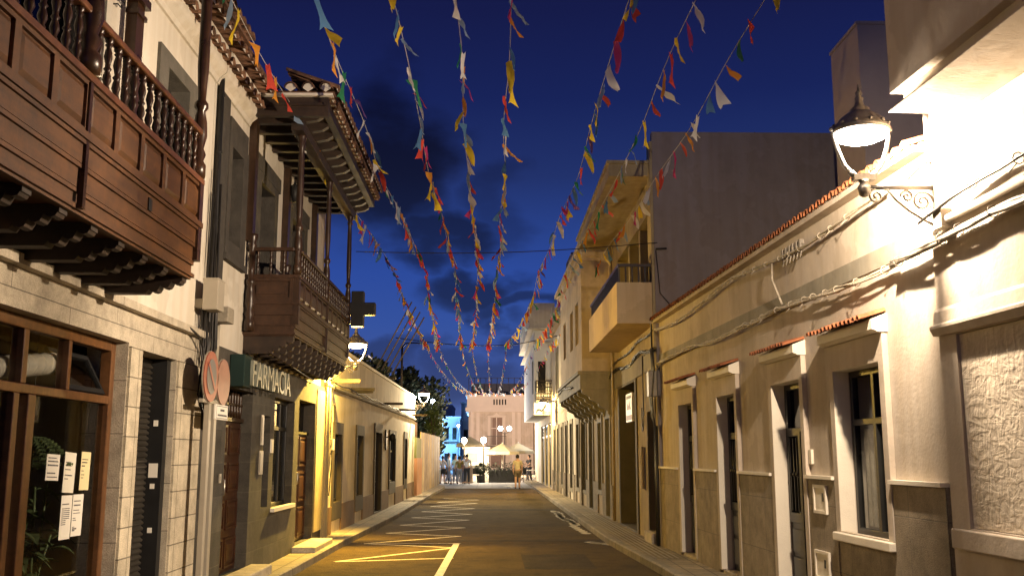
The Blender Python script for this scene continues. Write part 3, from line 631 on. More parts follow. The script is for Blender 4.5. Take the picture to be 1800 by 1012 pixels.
# hipped lean-to roof over the balcony
ex = 1.17; ey0 = 12.55; ey1 = 17.95; ze = 6.50
m = F.mb(); m.add([(ex, ey0, ze), (ex, ey1, ze), (-3.2, ey1, ze + .3), (-3.2, ey0, ze + .02), (.1, ey0 + 1, ze + .11), (-3.2, ey0 + 1, ze + .16)],
      [(0, 1, 2, 5, 4), (0, 4, 5, 3)])
m.box(-3.2, ex, ey0, ey1, ze - .05, ze - .01); m.build('roof', oldtile, H2)
m = F.mb(); m.prism([(-6, 7.2), (.36, 6.50), (.36, 6.545), (-6, 7.3)], 'y', 11.13, 18.9); m.build('main_roof', oldtile, H2)
tile_edge(t, o, ey0, ey1, ze + .045, .5, ex + .05, .215, .26); tile_edge(t, o, ey0 + .02, ey1, ze - .10, ex - .1, ex - .01, .215, .01)
# end row (towards the viewer)
n = 5; p = ex / n; rr = .085
for i in range(n):
    c = (i + .5) * p
    for (y_a, y_b, zz) in ((ey0 - .05, ey0 + .5, ze + .03),):
        A = [PI * k / 8 for k in range(9)]
        r1 = [(c + rr * math.cos(a), y_a, zz + rr * math.sin(a)) for a in A]; r2 = [(c + rr * .9 * math.cos(a), y_b, zz + .12 + rr * .9 * math.sin(a)) for a in A]
        q1 = [(c + (rr - .015) * math.cos(a), y_a, zz + (rr - .015) * math.sin(a)) for a in A]
        t.add(r1 + r2 + q1, [f for k in range(8) for f in ((k, k + 1, 10 + k, 9 + k), (k, k + 1, 19 + k, 18 + k))], True)
        o.add([(c, y_a + .03, zz - .05)] + [(c + (rr - .016) * math.cos(a), y_a + .03, zz + (rr - .016) * math.sin(a)) for a in A], [(0, k + 1, k + 2) for k in range(8)])
o.box(.0, ex - .02, ey0 - .02, ey0 + .1, ze - .07, ze - .045 + .01); o.box(ex - .11, ex - .03, ey0 + .1, ey1, ze - .08, ze - .045)
t.build('eave_tiles', oldtile, H2); o.build('eave_mortar', trimw, H2)
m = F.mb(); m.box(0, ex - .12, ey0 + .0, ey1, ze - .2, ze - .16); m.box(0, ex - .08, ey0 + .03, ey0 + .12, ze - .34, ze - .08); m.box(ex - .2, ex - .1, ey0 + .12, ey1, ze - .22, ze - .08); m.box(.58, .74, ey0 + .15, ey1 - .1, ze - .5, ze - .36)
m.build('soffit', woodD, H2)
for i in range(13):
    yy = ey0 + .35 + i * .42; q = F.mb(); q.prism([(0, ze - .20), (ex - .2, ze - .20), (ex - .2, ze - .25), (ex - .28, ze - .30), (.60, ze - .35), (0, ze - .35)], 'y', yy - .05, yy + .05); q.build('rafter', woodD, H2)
bal2 = balcony(F, H2, .70, 12.9, 17.6, 3.24, 4.05, 4.42, [15.25], .50, woodB, woodB, woodBz, [(12.95, .05), (15.25, .045), (17.55, .045)], 6.02, .165, rb=.024)
for i in range(11): corbel(F, bal2, .66, 13.0 + .45 * i, 3.25, .24, .10, woodD, lobes=4); 
for i in range(11):
    q = F.mb(); q.box(.031, .06, 13.0 + .45 * i + .14, 13.0 + .45 * i + .31, 2.99, 3.03); q.build('wall_block', trimw, bal2)
m = F.mb(); m.box(.05, .09, 12.9, 17.6, 3.02, 3.06) ; m.tube([(.4, 12.7, 3.01), (.1, 17.6, 3.0)], .012, 6); m.build('wall_plate', woodD, bal2)
for yy in (12.86, 15.05, 17.5):
    q = F.mb(); q.box(.0, .10, yy - .07, yy + .07, 4.5, 6.2); q.lathe(post_profile(1.3, .055), .09, yy, 3.3, 10); q.build('wall_pilaster', woodBz, bal2)
# ground-floor doors and windows
def panel_door(F, parent, d, y0, y1, z0, z1, m_, cols, rows, name='door', handle=True):
    q = F.mb(); q.box(d - .05, d, y0, y1, z0, z1); w_ = (y1 - y0) / cols; h_ = (z1 - z0) / rows
    for i in range(cols):
        for j in range(rows):
            a, b, c, e = y0 + i * w_ + .05, y0 + (i + 1) * w_ - .05, z0 + j * h_ + .05, z0 + (j + 1) * h_ - .05
            q.wall(d, d + .022, a - .0, b + .0, c, e, [(a + .03, b - .03, c + .03, e - .03)])
            g = .09; q.add([(d + .001, a + .04, c + .04), (d + .001, b - .04, c + .04), (d + .001, b - .04, e - .04), (d + .001, a + .04, e - .04), (d + .02, a + g, c + g), (d + .02, b - g, c + g), (d + .02, b - g, e - g), (d + .02, a + g, e - g)],
                          [(0, 1, 5, 4), (1, 2, 6, 5), (2, 3, 7, 6), (3, 0, 4, 7), (4, 5, 6, 7)])
    o = q.build(name, m_, parent)
    if handle:
        k = F.mb(); yy = (y0 + y1) / 2 - .25; k.tube([(d, yy, 1.18), (d + .06, yy, 1.2), (d + .06, yy, 1.38), (d, yy, 1.40)], .012, 8); k.build('handle', mat('steel', (.5, .48, .42), .3, .1, metal=.9), o)
    return o
dd = panel_door(F, H2, -.12, 12.22, 13.48, .22, 2.12, doorwood, 2, 4)
m = F.mb(); m.box(-.16, -.08, 12.2, 13.5, 2.12, 2.17); m.box(-.14, -.10, 12.2, 13.5, 2.33, 2.36)
for i in range(9): m.lathe([(.02, 0), (.028, .1), (.018, .18), (.03, .28), (.02, .36)], -.12, 12.3 + i * .14, 2.165, 8)
m.build('door_grille', woodBz, dd)
m = F.mb(); m.box(-.16, -.14, 12.2, 13.5, 2.18, 2.5); m.build('dark_transom', blackp, dd)
m = F.mb(); m.box(.03, .33, 12.05, 13.75, .10, .24); m.build('door_step', stone, H2, bevel=.02)
m = F.mb(); m.box(-.20, -.15, 14.2, 14.64, .93, 2.27); m.build('recessed_panel', mat('dark_panel', (.05, .045, .04), .6), H2)
window_fill(F, H2, -.12, 14.88, 16.38, .91, 2.55, darkdoor, bars=(3, 1), transom=2.1)
m = F.mb(); m.box(.0, .09, 14.84, 16.42, .86, .915); m.build('window_sill', trimw, H2)
panel_door(F, H2, -.12, 16.78, 18.3, .22, 2.05, doorwood, 2, 3); m = F.mb(); m.box(-.16, -.08, 16.76, 18.32, 2.05, 2.09); m.box(-.2, -.19, 16.76, 18.32, 2.1, 2.6); m.build('door_transom', blackp, H2)
m = F.mb(); m.box(.03, .42, 16.5, 18.3, .10, .21); m.build('door_step', stone, H2, bevel=.02)
# FARMACIA sign
F.yb = 12.25
sg = F.root('pharmacy_sign', 'dark green pharmacy sign with raised cream FARMACIA letters above the panelled door', 'sign', 12.25)
m = F.mb(); m.box(.035, .22, 12.22, 12.62, 2.53, 2.93); m.box(.035, .06, 12.62, 14.86, 2.60, 2.88); m.build('sign_box', greenbox, sg, bevel=.01)
text_on('FARMACIA', .4, .02, F, .245, 12.50, 2.555, lettermat, sg, width=2.34, height=.33)
F.yb = 17.75
cr = F.root('pharmacy_cross', 'unlit dark pharmacy cross sticking out past the far end of the dark balcony', 'sign', 17.75)
m = F.mb(); c = (.83, 4.32); a = .115; b = .325
m.prism([(c[0] - a, c[1] - b), (c[0] + a, c[1] - b), (c[0] + a, c[1] - a), (c[0] + b, c[1] - a), (c[0] + b, c[1] + a), (c[0] + a, c[1] + a), (c[0] + a, c[1] + b), (c[0] - a, c[1] + b), (c[0] - a, c[1] + a), (c[0] - b, c[1] + a), (c[0] - b, c[1] - a), (c[0] - a, c[1] - a)], 'y', 17.72, 17.9)
m.build('cross_box', black, cr, bevel=.015); m = F.mb(); m.box(0, .7, 17.79, 17.83, 4.1, 4.14); m.box(0, .7, 17.79, 17.83, 4.32, 4.36); m.build('bracket', iron, cr)
# plates beside the pharmacy window
for y0, y1, z0, z1, mm, lb in ((14.02, 14.17, 1.83, 2.25, pvc, 'tall narrow white plate, upper of two, left of the dark slot in the stone wall'), (13.98, 14.2, 1.42, 1.75, pvc, 'framed pale plate, lower of two, left of the dark slot in the stone wall'), (14.66, 14.84, 1.72, 1.92, paper, 'small white plate between the dark slot and the pharmacy window'), (11.98, 12.06, 1.36, 1.47, pvc, 'small lit-looking doorbell beside the panelled door')):
    q = F.mb(y0); q.box(.031, .045, y0, y1, z0, z1); q.box(.045, .05, y0 + .03, y1 - .03, z0 + .03, z1 - .03); F.solo(q, 'wall_plate', mm, lb, 'plate', bevel=.004)
q = F.mb(15.08); q.box(.0, .03, 15.02, 15.12, 5.45, 5.7); q.tube([(.02, 15.08, 5.6), (.15, 15.08, 5.66), (.16, 15.08, 5.72)], .01, 6); q.lathe([(.03, -.12), (.06, .0), (.08, .12), (.02, .18), (.01, .22)], .16, 15.08, 5.74, 8)
F.solo(q, 'wall_lantern', black, 'small unlit black lantern on the upper wall inside the dark balcony', 'lantern')
# meter boxes, pipes and hanging wires at the house corner
q = F.mb(10.75); q.box(.10, .27, 10.72, 10.98, 3.27, 3.62); q.box(.0, .10, 10.78, 10.92, 3.3, 3.4); q.box(.095, .275, 10.715, 10.985, 3.60, 3.625); F.solo(q, 'junction_box', pvc, 'tall cream junction box on the wall between the two balconies', 'junction box', bevel=.008)
q = F.mb(11.3); q.box(.04, .22, 11.36, 11.62, 3.22, 3.40); F.solo(q, 'junction_box', greyplastic, 'smaller square cream junction box right of the tall one', 'junction box', bevel=.008)
rn = random.Random(9); q = F.mb(11)
for i in range(15):
    y = 10.8 + .035 * i; a = rn.uniform(.05, .12); zt = 3.3 if y < 11 else rn.uniform(3.0, 6.1)
    q.tube([(a, y, zt), (a + rn.uniform(-.02, .05), y + rn.uniform(-.05, .05), min(zt, 3.0) - .1), (a + rn.uniform(-.02, .06), y + rn.uniform(-.06, .06), 2.7), (a, y + .02, 2.35), (a * .7, 11.28, 2.0), (.06, 11.3, .12)], rn.uniform(.008, .016), 6)
q.tube([(.1, 10.3, 3.02), (.12, 10.6, 2.96), (.10, 10.85, 2.85), (.1, 10.95, 2.6)], .014, 6)
F.solo(q, 'cable_bundle', blackcable, 'bundle of black cables running down the corner between the two left houses', 'cables')
q = F.mb(11.3); q.tube([(.06, 11.22, 3.0), (.06, 11.20, 6.15)], .03, 8)
for z in (3.6, 4.4, 5.2, 5.9): q.tube([(.06, 11.21, z), (.06, 11.21, z + .03)], .038, 8)
F.solo(q, 'drainpipe', black, 'black drainpipe running up the white wall beside the grey corner pilaster', 'drainpipe')
q = F.mb(11.4); q.box(.032, .10, 11.42, 11.52, .12, 2.32); F.solo(q, 'drainpipe', pvc, 'square cream downpipe beside the no-parking signs', 'drainpipe', bevel=.006)
q = F.mb(11.6); q.tube([(.05, 11.55, 2.75), (.05, 11.55, 3.2)], .03, 10); F.solo(q, 'conduit', pvc, 'short cream pipe below the square junction box', 'pipe')
# no-parking signs
def psign(y, z, r, label, plain):
    t_ = F.root('parking_sign', label, 'road sign', y, 'round no-parking signs'); q = F.mb(); q.disc(.30, y, z, r, r, .012); q.build('sign_disc', signpink if plain else signred, t_)
    if not plain:
        q = F.mb(); q.disc(.3125, y, z, r * .66, r * .70, .003); q.build('blue_field', signblue, t_)
        q = F.mb(); M2 = Matrix.Translation(Vector((.3158, y, z))) @ Matrix.Rotation(R(45), 4, 'X'); q.box(0, .003, -.022, .022, -r * .68, r * .68, M2); q.build('slash', signred, t_)
    q = F.mb(); q.disc(.285, y, z, r * 1.02, r * 1.02, .014); q.build('sign_back', greyplastic, t_)
psign(10.49, 2.515, .268, 'round red no-parking sign with blue field and slash, left of the pair', False)
psign(10.98, 2.49, .252, 'round all-over faded red sign, right of the pair above the white plate', True)
F.yb = 10.4; sp = F.root('sign_post', 'square cream post carrying the no-parking signs at the pavement edge', 'sign post', 10.62)
q = F.mb(); q.box(.22, .28, 10.58, 10.66, .12, 2.30); q.box(.24, .29, 10.3, 11.15, 2.235, 2.275); q.build('post', pvc, sp, bevel=.006)
pl = F.root('plate_sign', 'small white rectangular plate with dark print under the right no-parking sign', 'sign', 10.7); q = F.mb(); q.box(.30, .33, 10.66, 11.15, 2.07, 2.235); q.build('plate', paper, pl, bevel=.008)
q = F.mb(); 
for z, a, b, th in ((2.175, 10.83, 10.98, .022), (2.12, 10.73, 11.08, .018)):
    y = a
    while y < b: l_ = random.uniform(.018, .034); q.box(.33, .332, y, y + l_, z - th / 2, z + th / 2); y += l_ + .009
q.wall(.33, .3315, 10.675, 11.135, 2.085, 2.22, [(10.681, 11.129, 2.091, 2.214)]); q.build('printed_lines', ink, pl)
# ------------------------------------------------------------------ LEFT 3: low plastered house
F = FLL
H3 = F.root('low_plastered_house', 'long single-storey cream house with brown plinth and timber rainspouts', 'house', 19.25)
OP = [(20.45, 21.35, .72, 2.12), (23.62, 24.6, .72, 2.15), (26.95, 28.35, .15, 2.3), (30.45, 31.95, .85, 2.2), (34.9, 35.8, .85, 2.25)]
m = F.mb(); m.wall(-.35, 0, 19.25, 38.9, 0, 3.88, OP); m.build('wall', mat('pale_plaster', (.78, .69, .54), .9, .08, 1.1, .2, 45, streak=.16, grime=.04), H3)
edges = [19.7] + [v for a, b, c, d in OP for v in (a - .16, b + .16)] + [38.88]
for a, b in zip(edges[::2], edges[1::2]): m = F.mb(); m.box(0, .03, a, b, 0, .66); m.build('plinth', browndado, H3)
m = F.mb(); m.box(0.001, .06, 19.25, 19.68, 0.0, 3.0); m.box(.0, .034, 19.685, 19.70, .66, 3.0); m.build('corner_pilaster', ochre, H3)
for a, b, c, d in OP:
    m = F.mb(); m.wall(-.2, .036, a - .15, b + .15, max(.12, c - .35) if c > .3 else .12, d + .24, [(a + .005, b - .005, c + .005, d - .005)]); m.build('surround', mat('brown_paint', (.055, .042, .026), .8, .15, 3), H3)
    if c > .3: window_fill(F, H3, -.09, a, b, c, d, darkdoor, bars=(2, 1), transom=c + (d - c) * .7)
    else: panel_door(F, H3, -.14, a, b, c, d, woodmat('black_door_wood', (.03, .018, .012), .5, .3, 'z'), 2, 3)
m = F.mb(); m.prism([(0, 3.0), (.05, 3.0), (.07, 3.03), (.07, 3.07), (.02, 3.10), (0, 3.10)], 'y', 19.26, 38.88); m.build('ledge', bandgrey, H3)
m = F.mb(); m.box(-.36, .04, 19.26, 38.92, 3.88, 3.95); m.build('wall_coping', trimw, H3)
m = F.mb(); m.prism([(-.37, 3.88), (-5, 5.0), (-5, 4.9), (-.37, 3.80)], 'y', 19.25, 38.9); m.box(-5, -4.8, 19.25, 38.9, 0, 4.9); m.box(-4.79, -.36, 38.7, 38.88, 0, 4.2); m.build('roof', oldtile, H3)
for i, (y, mm) in enumerate(((20.0, 0), (22.6, 1), (23.4, 2), (29.0, 1), (33.0, 1), (37.6, 0))):
    q = F.mb(); k = .05 if mm < 2 else .04; l_ = (.58, .54, .4)[mm]; z = 3.13
    q.prism([(y - k, z), (y + k, z), (y + k, z + .07), (y + k - .015, z + .07), (y + k - .015, z + .02), (y - k + .015, z + .02), (y - k + .015, z + .07), (y - k, z + .07)], 'x', -.05, l_)
    q.build('rainspout', mat('pale_wood', (.17, .12, .05), .7, .2, 5) if mm == 0 else woodD, H3)
q = F.mb(29.35); q.disc(.0, 29.35, 2.12, .16, .30, .05); q.tube([(.05, 29.35, 2.2), (.2, 29.35, 2.25)], .02, 6); q.lathe([(.02, -.1), (.08, -.06), (.09, .1), (.03, .16)], .22, 29.35, 2.15, 10)
F.solo(q, 'wall_lantern', black, 'dark round-backed lantern beside the black door of the low cream house', 'lantern')
q = F.mb(20); q.tube([(.07, 19.75, 3.7), (.07, 19.80, 3.05), (.06, 19.72, 2.2), (.07, 19.9, 1.6), (.07, 19.7, .9)], .012, 6)
q.tube([(.08, 19.3, 3.15)] + [(.085, 19.3 + i * .8, 3.14 - .02 * (i % 3)) for i in range(1, 24)], .014, 6); q.tube([(.07, 19.95, 2.7), (.08, 20.05, 2.65), (.08, 20.05, 1.9), (.05, 19.9, 1.7)], .02, 6)
F.solo(q, 'wall_cable', blackcable, 'thin dark cable drooping down the corner and along the ledge of the low cream house', 'cables')
q = F.mb(19.95); q.box(.0, .10, 19.82, 20.0, 1.78, 2.0); F.solo(q, 'junction_box', pvc, 'small pale box on the yellow-lit corner of the low cream house', 'junction box', bevel=.006)
# utility cabinet and boarding
q = F.mb(39.2); 
CB = F.root('utility_wall', 'orange and green painted wall stub between the low cream house and the boarding', 'wall', 39.0)
q = F.mb(); q.box(-.6, .12, 39.0, 41.3, 0, 1.55); q.build('orange_panel', mat('orange_paint', (.42, .20, .09), .8, .1, 2), CB)
q = F.mb(); q.box(-.6, .08, 39.0, 41.3, 1.552, 2.35); q.build('green_panel', mat('green_paint', (.13, .13, .03), .8, .1, 2), CB)
q = F.mb(); q.box(-.7, -.1, 39.0, 41.3, 2.353, 3.0); q.build('brick_top', mat('brown_brick', (.2, .11, .06), .9, .2, 3), CB)
FN = F.root('boarding_fence', 'tall fence of weathered vertical boards with yellow streaks before the plaza', 'fence', 41.35)
rn = random.Random(3); cols = [(.42, .33, .20), (.30, .22, .15), (.50, .33, .10), (.36, .30, .24), (.50, .42, .28)]
bm_ = [mat('board_%s' % n_, c, .8, .25, 2, .3, 20) for n_, c in zip(('tan', 'brown', 'yellow', 'grey', 'pale'), cols)]
y = 41.35; 
while y < 53.5:
    wd = rn.uniform(.14, .24); q = F.mb(); q.box(.02, .05, y, y + wd - .012, .1, 2.62 + rn.uniform(-.02, .02)); q.build('board', rn.choice(bm_), FN); y += wd
q = F.mb(); q.box(-.03, .018, 41.35, 53.6, .5, .58); q.box(-.03, .018, 41.35, 53.6, 2.2, 2.28); q.build('rail', woodD, FN)

brushed = mat('slapped_plaster', (.62, .54, .43), .9, .08, 5, 1., 16, grime=.08)
def brush(m):
    t = m.node_tree; n = t.nodes.new; l = t.links.new; b = t.nodes['Principled BSDF']; tcn = n('ShaderNodeTexCoord'); prev = None
    for sc, det in (((6, 15, 4.5), 7), ((6, 4.5, 12), 7), ((9, 9, 9), 8)):
        mp2 = n('ShaderNodeMapping'); mp2.inputs['Scale'].default_value = sc; l(tcn.outputs['Object'], mp2.inputs[0]); nn = n('ShaderNodeTexNoise'); nn.inputs['Scale'].default_value = 1; nn.inputs['Detail'].default_value = det; nn.inputs['Distortion'].default_value = 1.2; l(mp2.outputs[0], nn.inputs[0])
        rr = n('ShaderNodeMapRange'); l(nn.outputs[0], rr.inputs[0]); rr.inputs[1].default_value = .42; rr.inputs[2].default_value = .60
        if prev is None: prev = rr.outputs[0]
        else: a = n('ShaderNodeMath'); a.operation = 'ADD'; l(prev, a.inputs[0]); l(rr.outputs[0], a.inputs[1]); prev = a.outputs[0]
    bp = n('ShaderNodeBump'); bp.inputs['Strength'].default_value = .5; bp.inputs['Distance'].default_value = .006; l(prev, bp.inputs['Height']); l(bp.outputs[0], b.inputs['Normal'])
brush(brushed)
# ------------------------------------------------------------------ RIGHT 1: near house with boarded opening and overhanging upper floor
F = FR
N1 = F.root('overhang_house', 'cream house at the right edge with blocked window and overhanging upper floor', 'house', 1.0)
m = F.mb(); m.wall(-.3, .035, -3, 7.33, 0, 7.4, [(2.2, 7.08, 1.18, 2.57)]); m.build('wall', cream2, N1)
m = F.mb(); m.box(-.16, .012, 2.205, 7.075, 1.185, 2.565)
blk = m.build('blocked_window', brushed, N1)
m = F.mb(); m.prism([(.035, 2.58), (.075, 2.58), (.09, 2.61), (.10, 2.63), (.10, 2.65), (.07, 2.67), (.06, 2.76), (.035, 2.79)], 'y', -3, 7.34); m.build('window_cornice', cream2, N1)
m = F.mb(); m.box(.035, .09, -3, 7.26, 1.03, 1.17); m.build('window_sill', cream2, N1, bevel=.01)
m = F.mb(); m.box(.036, .585, -3, 6.76, 4.14, 4.155); m.box(.036, .50, -3, 6.68, 4.155, 4.275); m.box(.036, .57, -3, 6.74, 4.275, 8.2); m.build('upper_floor_overhang', mat('overhang_paint', (.74, .66, .55), .9, .07, 1., .12, 40, streak=.06), N1, bevel=.006)
m = F.mb(); m.box(-6, -.31, 7.1, 7.32, 0, 7.4); m.box(-6, -.31, -3, 7.09, 7.1, 7.38); m.build('side_wall', cream, N1)

# ------------------------------------------------------------------ RIGHT 2: low house with four tiled hoods
F.yb = 7.34
N2 = F.root('tiled_hood_house', 'low cream house with stone dado and little tiled hoods over its openings', 'house', 7.34)
OUT = [(8.28, 9.52), (10.27, 11.40), (12.72, 13.80), (15.05, 16.15)]
INN = [(a + .10, b - .10, .96 if a < 9 else .16, 2.49) for a, b in OUT]
m = F.mb(); m.wall(-.35, 0, 7.342, 17.76, 0, 4.12, [(c_, d_, e_, f_) for (c_, d_, e_, f_) in INN]); m.build('wall', cream2, N2)
dd_ = [(a, b, -1, 1.47) if i else (a, b, 1.0, 1.6) for i, (a, b) in enumerate(OUT)]
yy = 7.38
for a, b in OUT + [(17.72, 18)]:
    m = F.mb(); m.box(0.001, .045, yy, a - .002, .10, 1.455); ds = m.build('stone_dado', dadostone, N2)
    m = F.mb(); m.box(0.001, .085, yy, a - .002, 1.457, 1.49); m.build('dado_cap', trimw, ds); yy = b + .002
m = F.mb(); m.box(0.001, .035, OUT[0][0], OUT[0][1], .10, .895); m.build('stone_dado', dadostone, N2)
for i, ((a, b), (c, d, e, f)) in enumerate(zip(OUT, INN)):
    m = F.mb(); m.wall(0.001, .055, a, b, e if i else .98, 2.735, [(c + .003, d - .003, e if i else .99, f - .003)]); sr = m.build('surround', cream2, N2, bevel=.004)
    m = F.mb(); m.box(-.099, .052, d - .006, d - .003, e + .01, f - .003); m.box(-.099, .052, c + .003, d - .0065, f - .006, f - .0035); m.build('painted_reveal', trimw, sr)
    m = F.mb(); m.prism([(.0, 2.737), (.09, 2.737), (.11, 2.75), (.14, 2.76), (.14, 2.845), (.0, 2.90)], 'y', a - .01, b + .03); hd = m.build('hood', trimw, N2)
    t = F.mb(); o = F.mb(); tile_edge(t, o, a - .01, b + .06, 2.84, .0, .245, .092, .075, r=.038, t=.010); t.build('hood_tiles', terra, hd); o.build('mortar', oldtile, hd)  # hood mortar gets a dark tile colour, painting the shade below the tiles
    if i == 0:
        wn = window_fill(F, N2, -.135, c + .002, d - .008, e + .002, f - .008, darkdoor, bars=(2, 1), transom=2.0, fw=.06, glassm=glass, curtain_y=[(c + .10, c + .46, 1.04, 1.93), (c + .60, c + .95, 1.04, 1.93), (c + .12, c + .44, 2.06, 2.40)])
        m = F.mb(); m.box(.0, .10, a + .0, b + .0, .90, .978); m.build('window_sill', trimw, N2, bevel=.01)
    else:
        q = F.mb(); q.box(-.17, -.12, c + .002, d - .008, .16, .95); q.wall(-.17, -.10, c + .002, d - .008, .951, 2.482, [(c + .08, (c + d) / 2 - .04, 1.06, 1.9), ((c + d) / 2 + .04, d - .08, 1.06, 1.9), (c + .08, d - .08, 1.99, 2.42)])
        dr = q.build('door', darkdoor, N2, bevel=.006)
        q = F.mb()
        for u in (c + .1, (c + d) / 2 + .06):
            w_ = (d - c) / 2 - .16; q.box(-.119, -.095, u, u + w_, .25, .58); q.box(-.119, -.095, u, u + w_, .64, .88)
            for k in range(3): yk = u + (k + .5) * w_ / 3; q.tube([(-.10, yk, 1.08), (-.10, yk, 1.88)], .014, 6); q.ball(-.10, yk, 1.48, .03)
        q.box(-.13, -.085, (c + d) / 2 - .035, (c + d) / 2 + .035, .2, 1.95); q.build('door_mouldings', darkdoor, dr)
        g = F.mb(); g.box(-.15, -.145, c + .06, d - .06, 1.0, 2.45); g.build('pane', dimglass, dr)
        g = F.mb(); g.box(-.6, -.55, c - .3, d + .3, 0, 2.7); g.build('dark_interior', blackp, dr)
        q = F.mb(); q.box(-.34, .03, a + .104, b - .104, .09, .155); q.build('threshold', stone, N2)
        if i == 3: pass
# grey painted string course
m = F.mb(); m.box(0.001, .018, 7.36, 17.70, 3.30, 3.47); m.build('string_course', bandgrey, N2)
t = F.mb(); o = F.mb(); tile_edge(t, o, 7.36, 17.7, 4.10, -.12, .16, .17, .09); tile_edge(t, None, 7.36, 17.7, 4.20, -1.6, -.05, .17, .40)
o.box(-.3, .12, 7.36, 17.7, 4.05, 4.105); o.box(-.3, .05, 7.36, 17.7, 4.10, 4.13)
t.build('eave_tiles', terra, N2); o.build('eave_mortar', cream2, N2)
m = F.mb(); m.prism([(-.2, 4.16), (-5, 5.2), (-5, 5.1), (-.2, 4.1)], 'y', 7.34, 17.75); m.build('roof', oldtile, N2)
# rooftop stair block
SB = thing('rooftop_block', 'tall grey rooftop block standing behind the low tiled roof', 'building', (5.9, 14.2, 0))
m = MB(); m.box(-.25, 5, 0, 1.2, 3.9, 8.28); m.build('walls', mat('dark_render', (.40, .34, .31), .9, .05), SB); m = MB(); m.box(-.27, 5, -.02, 1.22, 8.282, 8.33); m.build('parapet', MATS['dark_render'], SB)
# things on that wall
for y, z, a, b, lb in ((9.90, 1.26, .17, .14, 'white meter box door set in the grey dado beside the near window, upper of two'), (9.92, .62, .19, .14, 'white meter box door low on the dado, lower of two below the near window')):
    q = F.mb(y); q.wall(.046, .07, y - a, y + a, z - b, z + b, [(y - a + .03, y + a - .03, z - b + .03, z + b - .03)]); q.box(.046, .058, y - a + .03, y + a - .03, z - b + .03, z + b - .03)
    o = F.solo(q, 'meter_box', trimw, lb, 'meter box'); q = F.mb(y); q.box(.0585, .062, y - .09, y - .05, z - .02, z + .06); q.build('lock', black, o)
q = F.mb(10.2); q.box(.0, .03, 10.17, 10.25, 1.60, 1.75); F.solo(q, 'doorbell', trimw, 'small white doorbell plate between the near window and the next door', 'doorbell', bevel=.005)
# cable bundles
def bundle(F, y0, y1, d, zf, n, r, seed, m_, label, amp=.02, name='cable_bundle', step=.16):
    rn = random.Random(seed); q = F.mb(y0)
    for c in range(n):
        ph = rn.uniform(0, 6); f1 = rn.uniform(1.8, 3.2); a = rn.uniform(.4, 1.) * amp; rr = r * rn.uniform(.6, 1.25); pts = []
        k = int((y1 - y0) / step)
        for i in range(k + 1):
            y = y0 + (y1 - y0) * i / k; pts.append((d + a * math.sin(f1 * y + ph) + .02, y, zf(y) + a * math.cos(f1 * 1.1 * y + ph) + rn.uniform(-.004, .004)))
        q.tube(pts, rr, 6)
    # ties and loose loops
    y = y0 + .2
    while y < y1:
        q.tube([(d + .02 + amp * 1.3 * math.cos(t), y, zf(y) + amp * 1.3 * math.sin(t)) for t in [PI * j / 4 for j in range(9)]], .004, 4)
        if rn.random() < .35: q.tube([(d + .03, y, zf(y) - amp), (d + .06, y + .05, zf(y) - amp - .05), (d + .04, y + .14, zf(y) - amp - .02)], .004, 4)
        y += rn.uniform(.25, .6)
    return F.solo(q, name, m_, label, 'cables')
bundle(F, 7.9, 17.6, .05, lambda y: 3.27 + .035 * math.sin(y * 1.3) + (.03 if y > 12 else 0), 7, .011, 1, creamcable, 'thick wavy bundle of painted cables running below the grey band of the low tiled house', .028)
bundle(F, 8.0, 17.6, .06, lambda y: 3.93 + .04 * math.sin(y * 1.1) - .05 * abs(math.sin(y * .5)), 4, .010, 2, creamcable, 'thinner painted cable run just under the roof tiles of the low tiled house', .022)
bundle(F, 4.2, 7.9, .08, lambda y: 3.28 + .03 * math.sin(y * 2.1 + 1), 11, .014, 3, mat('weathered_cable', (.2, .17, .13), .6, .4, 20), 'heavy tangle of mixed cables crossing the wall right of the lit street lamp', .032)
bundle(F, 4.0, 7.3, .10, lambda y: 3.62 - .085 * (y - 5.6) + .03 * math.sin(y * 3), 5, .010, 4, blackcable, 'black cables fanning down from the right edge to the foot of the lamp bracket', .03)
q = F.mb(5); q.tube([(.07, 4.0, 3.47), (.07, 7.1, 3.42)], .032, 10); q.tube([(.06, 4.0, 3.10), (.06, 5.9, 3.22)], .024, 8); q.tube([(.12, 5.7, 3.6), (.15, 5.6, 3.3), (.13, 5.55, 3.05), (.12, 5.0, 2.95)], .012, 6); q.box(.036, .12, 7.0, 7.12, 3.36, 3.50)
F.solo(q, 'conduit', mat('grey_conduit', (.45, .40, .33), .5, .15, 5), 'straight grey conduit pipe behind the cable tangle at the right edge', 'pipe')
q = F.mb(11.2); q.tube([(.09, 10.95, 3.85), (.11, 10.9, 3.65), (.06, 10.75, 3.35)], .013, 6); F.solo(q, 'cable_drop', creamcable, 'single pale cable hanging between the two cable runs of the low tiled house', 'cables')
q = F.mb(10.5); q.tube([(.075, 9.95, 3.88), (.075, 10.65, 3.88)], .012, 6)
for i in range(6): y = 10.0 + i * .11; q.box(.05, .10, y, y + .05, 3.83, 3.93); q.tube([(.07, y + .02, 3.83), (.09, y + .03, 3.74)], .008, 5)
F.solo(q, 'cable_splitter', mat('weathered_cable2', (.25, .22, .18), .6, .3, 9), 'row of small cable splitters on the upper cable run near the lamp', 'cable fitting')

